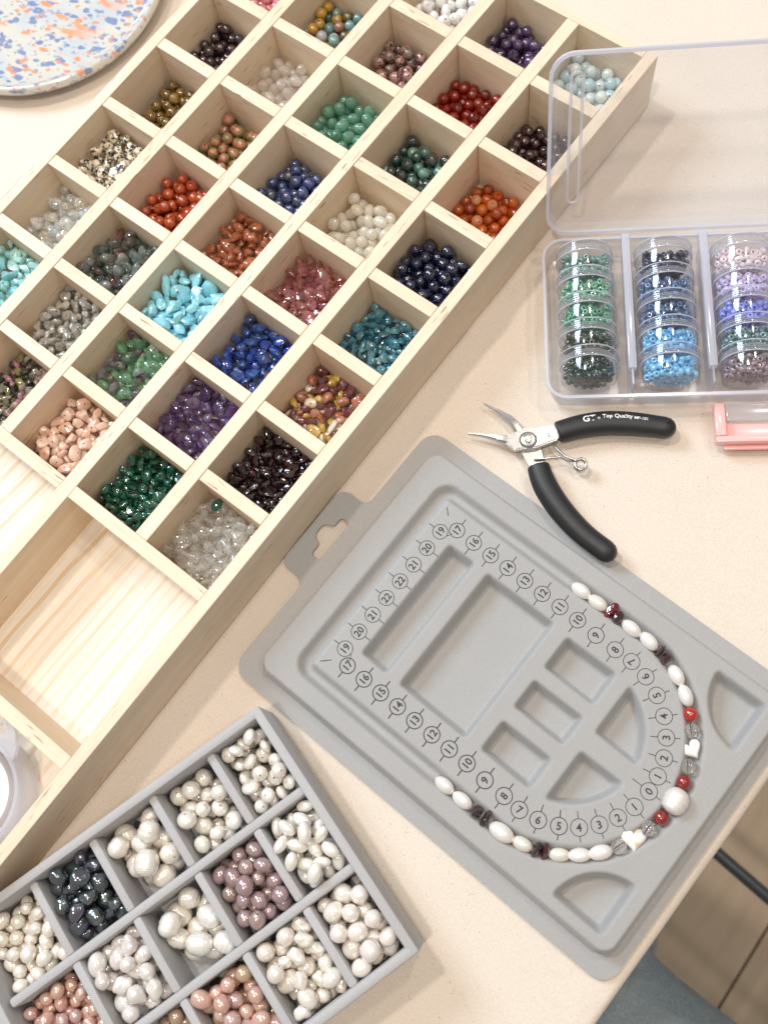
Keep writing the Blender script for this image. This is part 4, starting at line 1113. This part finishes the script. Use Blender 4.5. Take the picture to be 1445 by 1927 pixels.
# ------------------------------------------------------------------ pliers
pli = empty('pliers', frame(0, 0, 0))
tag(pli, 'small bent nose pliers with black rubber handles lying open on the cloth', 'pliers')
def spline(pts, n):
    P = [Vector(p) for p in pts]; out = []
    for i in range(len(P)-1):
        a, b, c, d = P[max(i-1, 0)], P[i], P[i+1], P[min(i+2, len(P)-1)]
        for k in range(n):
            t = k/n
            out.append(0.5*((2*b)+(c-a)*t+(2*a-5*b+4*c-d)*t*t+(3*b-a-3*c+d)*t**3))
    out.append(P[-1]); return out
def handle(pts, w_, z, name, lab=None):
    c = spline([(x, y, z) for x, y in pts], 8)
    n = len(c); rad = []
    for i in range(n):
        f = i/(n-1)
        r = w_*(0.90+0.10*math.sin(PI*min(1, f*1.15)))
        rad.append(r)
    d = (c[-1]-c[-2]).normalized(); e = c[-1]
    for k in (25, 45, 62, 76, 86):
        c.append(e+d*(w_*0.95*math.sin(R_(k)))); rad.append(rad[n-1]*math.cos(R_(k))+0.02)
    d0 = (c[0]-c[1]).normalized()
    c.insert(0, c[0]+d0*0.5); rad.insert(0, rad[0]*0.9)
    mb = MB().tube(c, rad, 24, True, 0.86)
    o = part(name, mb, M_black, pli, True, 50)
    return o, mb
hu, hmb = handle([(7.2, 70.6), (14.0, 79.6), (22.0, 87.6), (31.0, 94.2), (40.0, 99.6), (46.4, 103.0)], 5.9, 6.0, 'handle')
hl, _ = handle([(10.4, 50.2), (15.5, 46.3), (22.0, 42.8), (33.0, 38.8), (46.5, 36.0), (60.2, 35.4)], 6.0, 6.6, 'handle')
def lug(name, poly, z0, z1, bev=0.5, mt=M_steel):
    bm = bmesh.new(); vs = [bm.verts.new((x*S, y*S, z0*S)) for x, y in poly]
    f = bm.faces.new(vs); f.normal_update()
    if f.normal.z < 0: f.normal_flip()
    r = bmesh.ops.extrude_face_region(bm, geom=[f])
    for q in [g for g in r['geom'] if isinstance(g, bmesh.types.BMVert)]: q.co.z = z1*S
    bmesh.ops.recalc_face_normals(bm, faces=bm.faces[:])
    bmesh.ops.bevel(bm, geom=[e for e in bm.edges if abs(e.verts[0].co.z-z1*S) < 1e-7 and abs(e.verts[1].co.z-z1*S) < 1e-7], offset=bev*S, segments=2, affect='EDGES')
    me = bpy.data.meshes.new(name); bm.to_mesh(me); bm.free()
    me.materials.append(mt)
    return add(name, me, pli)
def jaw(name, pts, z):
    """tapered half-round nose: (x, y, width, height)"""
    rows = []
    P = [Vector((p[0], p[1])) for p in pts]
    for i, p in enumerate(pts):
        t = (P[min(i+1, len(P)-1)]-P[max(i-1, 0)]).normalized(); nrm = Vector((-t.y, t.x))
        w2, h2 = p[2]/2, p[3]
        row = []
        for a, b in ((-1, 0), (-1, 0.55), (-0.55, 1), (0.55, 1), (1, 0.55), (1, 0)):
            q = P[i]+nrm*(a*w2); row.append((q.x, q.y, z+b*h2))
        rows.append(row)
    mb = MB(); b = mb.quadgrid(rows, closed_u=True)
    mb.f.append(tuple(b+k for k in range(6))); e = b+(len(rows)-1)*6; mb.f.append(tuple(e+k for k in range(6))[::-1])
    return part(name, mb, M_steel, pli, True, 35)
lug('jaw_body', rpoly([(-11.5, 53.4, 1), (-9.0, 49.9, 1.5), (-3.8, 49.8, 2), (4.0, 57.4, 3), (9.2, 66.0, 1), (9.8, 70.2, 1), (3.4, 71.6, 1), (-2.6, 65.2, 3), (-7.2, 61.4, 3)]), 4.6, 8.0, 0.6)
jaw('nose', [(-28.2, 43.6, 0.7, 0.9), (-22, 47.2, 1.7, 1.8), (-15.2, 50.4, 3.1, 2.6), (-14.2, 50.4, 3.6, 3.0), (-11.2, 51.7, 4.4, 3.6), (-6, 54.5, 5.0, 3.2)], 4.4)
jaw('nose', [(-31.8, 61.7, 0.7, 0.9), (-24, 62.5, 1.9, 1.7), (-16.8, 62.8, 3.3, 2.4), (-15.6, 62.5, 3.7, 2.8), (-11.5, 61.4, 4.4, 3.2), (-5, 59.0, 5.5, 2.6)], 3.0)
lug('tang', rpoly([(-8.0, 60.6, 1), (-2.0, 52.4, 1.5), (3.6, 49.6, 1), (10.6, 46.4, 0.5), (14.8, 51.6, 0.5), (11.0, 54.5, 1), (4.6, 60.0, 2), (-4, 64.0, 2)]), 2.0, 4.55, 0.4)
part('pivot', MB().lathe([(0.01, 10.0), (1.7, 10.0), (1.9, 9.6), (1.9, 9.2), (3.4, 9.0), (4.3, 8.2), (4.3, 7.6), (0.01, 7.6)][::-1], 32), M_steel, pli, True, 30, mw=frame(-1.6, 57.8, 0))
part('rivet', MB().lathe([(0.01, 8.5), (0.8, 8.4), (1.0, 7.9), (0.01, 7.9)][::-1], 16), M_steel, pli, True, 30, mw=frame(4.9, 66.0, 0))
coil = []
for k in range(60):
    a = 2*PI*k/20+2.4; coil.append((25.6+2.7*math.cos(a), 63.6+2.7*math.sin(a), 3.4+k*0.055))
part('spring', MB().tube([(6.6, 52.4, 4.2), (7.4, 53.2, 5.6), (15.8, 60.6, 6.3), (20, 61.7, 5.4)]+coil+[(22.6, 63.6, 6.6), (17.4, 62.6, 5.6), (12, 63.6, 4.6), (8.2, 64.8, 3.6), (6.0, 64.6, 3.2)], 0.62, 8), M_steel, pli, True, 50)
# lettering follows the upper handle
bv = BVHTree.FromPolygons([Vector(q) for q in hmb.v], hmb.f)
cl = spline([(7.2, 70.6, 0), (14.0, 79.6, 0), (22.0, 87.6, 0), (31.0, 94.2, 0), (40.0, 99.6, 0), (46.4, 103.0, 0)], 16)
def at(sv, off):
    d = 0
    for a, b in zip(cl[:-1], cl[1:]):
        l_ = (b-a).length
        if d+l_ >= sv:
            t = (b-a)/l_; p = a+t*(sv-d); return p.x-t.y*off, p.y+t.x*off
        d += l_
    t = (cl[-1]-cl[-2]).normalized(); p = cl[-1]+t*(sv-d); return p.x-t.y*off, p.y+t.x*off
def on_handle(body, size, s0, off, bold=0.05, name='lettering'):
    v, f = text_mesh(body, size, bold)
    x0 = min(q[0] for q in v)
    y0 = (min(q[1] for q in v)+max(q[1] for q in v))/2
    out = []
    for q in v:
        x, y = at(s0+q[0]-x0, off+q[1]-y0)
        h = bv.ray_cast(Vector((x, y, 40)), Vector((0, 0, -1)))
        out.append((x, y, (h[0].z if h[0] else 11)+0.08))
    add(name, mesh(name, out, f, [M_white_ink]), pli)
    return max(q[0] for q in v)-x0
on_handle('GT', 4.6, 12.4, 1.5, 0.09)
on_handle('®', 1.8, 19.2, 0.9, 0.0)
on_handle('Top Quality', 2.9, 21.6, 1.5, 0.06)
on_handle('MP-101', 2.2, 36.6, 1.3, 0.03)
part('hang_hole_disc', MB().lathe([(0.01, 0.0), (0.62, 0.0), (0.62, 0.1), (0.01, 0.1)], 14), plain('painted_hole_shade', (0.004, 0.004, 0.004), 0.8), pli, mw=frame(47.0, 104.6, 10.95))  # flat disc on the grip, its black painted as the shade inside a hole

# ------------------------------------------------------------------ clear plastic case of seed beads
FX, FY, FA = -5.5, 77.1, R_(38.3)
csm = frame(FX, FY, 0, FA)           # local x along the front, local y to the back
CWd, CDp, CZ = 224.0, 88.0, 17.0
case = empty('plastic_case', csm)
tag(case, 'clear plastic case with its lid swung open, holding stacks of little jars', 'plastic case')
def rr(x0, x1, y0, y1, r, n=6): return rpoly([(x0, y0, r), (x1, y0, r), (x1, y1, r), (x0, y1, r)], n)
def shell_tray(x0, x1, y0, y1, r, h, th, flange, draft=1.2):
    """open tray: floor, drafted wall, outward lip"""
    mb = MB()
    L0 = rr(x0+draft, x1-draft, y0+draft, y1-draft, r); L1 = rr(x0, x1, y0, y1, r)
    fl = rr(x0-flange, x1+flange, y0-flange, y1+flange, r+flange)
    sm = rr(x0+draft+2.5, x1-draft-2.5, y0+draft+2.5, y1-draft-2.5, max(1, r-2.5))
    rows = [[(x, y, 0.3) for x, y in sm], [(x, y, 1.2) for x, y in L0], [(x, y, h) for x, y in L1]]
    b = mb.quadgrid(rows, closed_u=True)
    mb.f.append(tuple(b+k for k in range(len(sm))))
    lip = MB()
    lip.quadgrid([[(x, y, z) for x, y in lp] for lp, z in ((L1, h-1.6), (L1, h), (fl, h), (fl, h-1.6))], closed_u=True, closed_v=True)
    return mb, lip
tr_, lp_ = shell_tray(1.6, CWd-1.6, 1.6, CDp-1.6, 9, CZ, 1, 1.5)
part('case_base', tr_, M_poly, case, True, 40)
part('case_rim', lp_, M_rimp, case, True, 40)
for x in (41.6, 79.4, 117.2, 155, 192.8):
    dv_ = MB().box(x-0.5, x+0.5, 6, CDp-4, 1.2, 18.5, 0.2)
    d_o = part('case_divider', dv_, M_poly, case)
    part('divider_cap', MB().box(x-2.0, x+2.0, 14, CDp-0.5, 15.0, 20.0, 0.6), M_rimp, d_o, True, 30)
# latch
lt = empty('latch', frame(0, 0, 0)); lt.parent = case
def lat(name, *a): part(name, MB().box(*a), M_pink, lt, True, 30)
lat('latch_arm', 80, 85, -18.4, -1.6, 5.4, 10.6, 1.0); lat('latch_arm', 139, 144, -18.4, -1.6, 5.4, 10.6, 1.0)
lat('latch_bar', 80, 144, -21.4, -18.0, 4.4, 9.8, 1.0); lat('latch_plate', 84.6, 139.4, -18.3, -10.5, 3.2, 4.6, 0.4); lat('latch_lip', 84, 140, -23.6, -21.2, 3.0, 5.2, 0.8)
part('latch_tongue', MB().box(86, 138, -9.5, 0.0, 5.0, 7.4, 0.9), M_poly, case, True, 30)
# lid
LA = R_(60)
lid = empty('lid', Matrix.Translation((0, (CDp+1.0)*S, 18.2*S)) @ Matrix.Rotation(LA, 4, 'X'))
lid.parent = case
def lid_parts():
    r = 10; x0, x1, y0, y1 = 3.6, CWd-1.0, 1.6, 88.0; dp = 9.0
    mb = MB()
    L1 = rr(x0, x1, y0, y1, r); L0 = rr(x0+0.8, x1-0.8, y0+0.8, y1-0.8, r)
    sm = rr(x0+3, x1-3, y0+3, y1-3, r-2.5)
    b = mb.quadgrid([[(x, y, -dp) for x, y in sm], [(x, y, -dp+1.0) for x, y in L0], [(x, y, -0.5) for x, y in L1]], closed_u=True)
    part('lid_wall', mb, M_poly, lid, True, 40)
    sh = MB(); sh.v = [(x, y, -dp) for x, y in sm]; sh.f = [tuple(range(len(sm)))]
    part('lid_panel', sh, M_lidp, lid)
    fl = rr(x0-1.6, x1+1.6, y0-1.6, y1+1.6, r+1.6)
    lp = MB(); lp.quadgrid([[(x, y, z) for x, y in q] for q, z in ((L1, -1.6), (L1, 0.6), (fl, 0.6), (fl, -1.6))], closed_u=True, closed_v=True)
    part('lid_rim', lp, M_rimp, lid, True, 40)
    # raised slot along the side
    c = rpoly([(12, 12, 3.4), (19, 12, 3.4), (19, 78, 3.4), (12, 78, 3.4)], 8)
    mb = MB()
    def ins(k): return rpoly([(12+k, 12+k, 3.4-k), (19-k, 12+k, 3.4-k), (19-k, 78-k, 3.4-k), (12+k, 78-k, 3.4-k)], 8)
    mb.quadgrid([[(x, y, z) for x, y in q] for q, z in ((ins(0), -dp+0.06), (ins(0.35), -dp+0.9), (ins(0.9), -dp+1.1), (ins(1.4), -dp+0.9), (ins(1.6), -dp+0.06))], closed_u=True)
    part('lid_slot', mb, M_rimp, lid, True, 40)
    part('lid_catch', MB().box(104, 120, 88.5, 95, -3.0, 0.4, 1.0), M_rimp, lid, True, 30)
lid_parts()

# jars
JR, JL = 13.4, 14.2
def jar_meshes():
    body = MB().lathe([(JR-0.6, 0.25), (JR-0.2, 0.5), (JR, 1.4), (JR, 8.6), (JR-0.6, 9.0)], 40, axis='y')
    lidp = [(JR-0.2, 8.2), (JR+0.55, 8.3)]
    z = 8.7
    for k in range(4):
        lidp += [(JR+0.75, z), (JR+0.75, z+0.55), (JR+0.35, z+0.75), (JR+0.35, z+1.0)]; z += 1.15
    lidp += [(JR+0.6, 13.5), (JR-0.4, JL)]
    lid_ = MB().lathe(lidp, 40, axis='y')
    ring = MB().lathe([(JR-1.1, 9.4), (JR-0.8, 9.9), (JR-1.1, 10.4), (JR-0.8, 10.9), (JR-1.1, 11.4), (JR-0.8, 11.9), (JR-1.1, 12.4)], 40, axis='y')
    return body.me('jar_body', M_jar, True, 35), lid_.me('jar_lid', M_jlid, True, 28), ring.me('jar_thread', M_thread, True, 35)
jb, jl, jt = jar_meshes()
rings_ = MB()
for yy, rr_ in ((8.35, JR+0.62), (13.75, JR+0.55)):
    rings_.lathe([(rr_+0.32*math.cos(a), yy+0.3*math.sin(a)) for a in np.linspace(0, 2*PI, 6, False)], 40, closed=True, axis='y')
jrim = rings_.me('jar_rim', M_rimp, True)
def lustre(name, c, trans=0.0, rough=0.1, coat=0.5): return stone(name, c, rough=rough, coat=coat, trans=trans, jit=0.06, sss=0.1)
SEEDS = [[('dark bottle green', [(0.012, 0.045, 0.034), (0.02, 0.06, 0.045)]), ('bronze green', [(0.03, 0.05, 0.032), (0.07, 0.075, 0.04), (0.03, 0.09, 0.07)]), ('leaf green', [(0.08, 0.30, 0.19), (0.10, 0.34, 0.22)]),
          ('mint green', [(0.14, 0.40, 0.27), (0.17, 0.44, 0.30)]), ('grey green', [(0.15, 0.30, 0.26), (0.18, 0.34, 0.30)])],
         [('bright sky blue', [(0.18, 0.52, 0.84), (0.22, 0.56, 0.86)]), ('sky blue', [(0.16, 0.48, 0.82), (0.20, 0.52, 0.84)]), ('steel blue', [(0.05, 0.11, 0.24), (0.08, 0.16, 0.32)]),
          ('denim blue', [(0.06, 0.12, 0.27), (0.10, 0.19, 0.38)]), ('midnight blue', [(0.006, 0.010, 0.045), (0.01, 0.016, 0.06)])],
         [('mauve grey', [(0.26, 0.20, 0.24), (0.32, 0.25, 0.29)]), ('slate teal', [(0.10, 0.19, 0.22), (0.14, 0.25, 0.28)]), ('cornflower blue', [(0.20, 0.24, 0.72), (0.24, 0.29, 0.78)]),
          ('lilac', [(0.60, 0.52, 0.82), (0.64, 0.56, 0.84)]), ('pale pink', [(0.84, 0.70, 0.74), (0.86, 0.74, 0.78)])]]
JX = [21.0, 59.8, 97.2]
JZ = 1.6+JR+0.75
pos_w = ['at the front', 'second from the front', 'in the middle', 'second from the back', 'at the back']
SEED_BEADS = []
for ci, cx in enumerate(JX):
    for j in range(5):
        cname, cc = SEEDS[ci][j]
        r = np.random.default_rng(3000+ci*7+j)
        y0 = 8.6+j*JL
        rootm = csm @ frame(cx, y0, JZ)
        jr = empty('seed_bead_jar', rootm)
        tag(jr, 'clear jar of %s seed beads, %s of its row' % (cname, pos_w[j]), 'jar', 'jars of seed beads in the plastic case')
        add('jar_body', jb, jr); add('jar_lid', jl, jr); add('jar_thread', jt, jr); add('jar_rim', jrim, jr)
        if j == 0: part('jar_base', MB().lathe([(0.01, 0.1), (JR-1.2, 0.1), (JR-0.6, 0.25)], 40, axis='y'), M_jar, jr, True)
        if j == 4: part('jar_top', MB().lathe([(JR-0.4, JL), (0.01, JL+0.02)], 40, axis='y'), M_jar, jr, True)
        mt = lustre('seed_'+cname.replace(' ', '_'), cc)
        sz = 3.8
        me = bead_mesh('%s_seed_bead' % cname.replace(' ', '_'), mt, 'seed', sz, 5, 0.8, 14, 8); me['r0'] = sz/2
        RI = JR-0.5
        def fl2(x, y, q, RI=RI):
            dx = x-RI; return RI-np.sqrt(np.maximum((RI-q)**2-dx**2, 0.0))
        n = 150
        P = pile(np.full(n, sz/2*0.86), 2*RI, 10.2, floor=fl2, bias=0.0, squash=0.8, r=r)
        ok = (P[:, 2]-RI)**2+(P[:, 0]-RI)**2 <= (RI-1.7)**2+0.4
        P = P[ok]; P = P[P[:, 2] < RI+11.2]
        P[:, 3] = sz/2*r.uniform(0.9, 1.05, len(P))
        lab = '%s seed bead|the %s jar of its row' % (cname, ('front', 'second', 'middle', 'fourth', 'rear')[j])
        fill(P, [(1, [me], lab)], rootm, -RI, me.name, 'seed bead', '%s seed beads in one jar' % cname, None, rot_any, r, -RI, 0.4)

# ------------------------------------------------------------------ person's legs in jeans below the table edge
t_ = NT('denim'); dvv = t_.coord('Object', (1, 1, 1), False)
dn = t_.noise(dvv, 13, 3, 0.6); df_ = t_.noise(dvv, 700, 2, 0.6)
dc = t_.mix(t_.ramp(dn, [(0.35, G3(0)), (0.65, G3(1))]), (0.20, 0.26, 0.295), (0.45, 0.51, 0.545))
dc = t_.mix(0.25, dc, t_.ramp(df_, [(0.35, (0.12, 0.16, 0.20)), (0.65, (0.42, 0.48, 0.51))]))
M_denim = t_.finish(t_.bsdf(dc, 0.9, Normal=t_.bump(dn, 0.6, 0.010)))
jv = [((560, -242, -215), 120), ((560, -142, -225), 105), ((400, -164, -250), 84), ((270, -170, -250), 78), ((195, -158, -262), 68), ((180, -132, -315), 62), ((206, -103, -410), 54), ((222, -92, -640), 42),
      ((560, -350, -225), 105), ((400, -350, -250), 84), ((270, -340, -250), 78), ((190, -330, -262), 68), ((176, -326, -310), 62), ((200, -320, -440), 52), ((220, -315, -640), 42)]
je = [(0, 1), (1, 2), (2, 3), (3, 4), (4, 5), (5, 6), (6, 7), (0, 8), (8, 9), (9, 10), (10, 11), (11, 12), (12, 13), (13, 14)]
me = bpy.data.meshes.new('person'); me.from_pydata([tuple(c*S for c in p) for p, _ in jv], je, []); me.materials.append(M_denim)
per = add('person', me)
sk = per.modifiers.new('skin', 'SKIN'); sk.use_smooth_shade = True
for q, (_, rd) in zip(me.skin_vertices[0].data, jv): q.radius = (rd*S, rd*S); 
me.skin_vertices[0].data[0].use_root = True
ss_ = per.modifiers.new('subdivision', 'SUBSURF'); ss_.levels = 2; ss_.render_levels = 2
tag(per, 'person in faded blue jeans sitting by the table edge, only a leg in view', 'person')
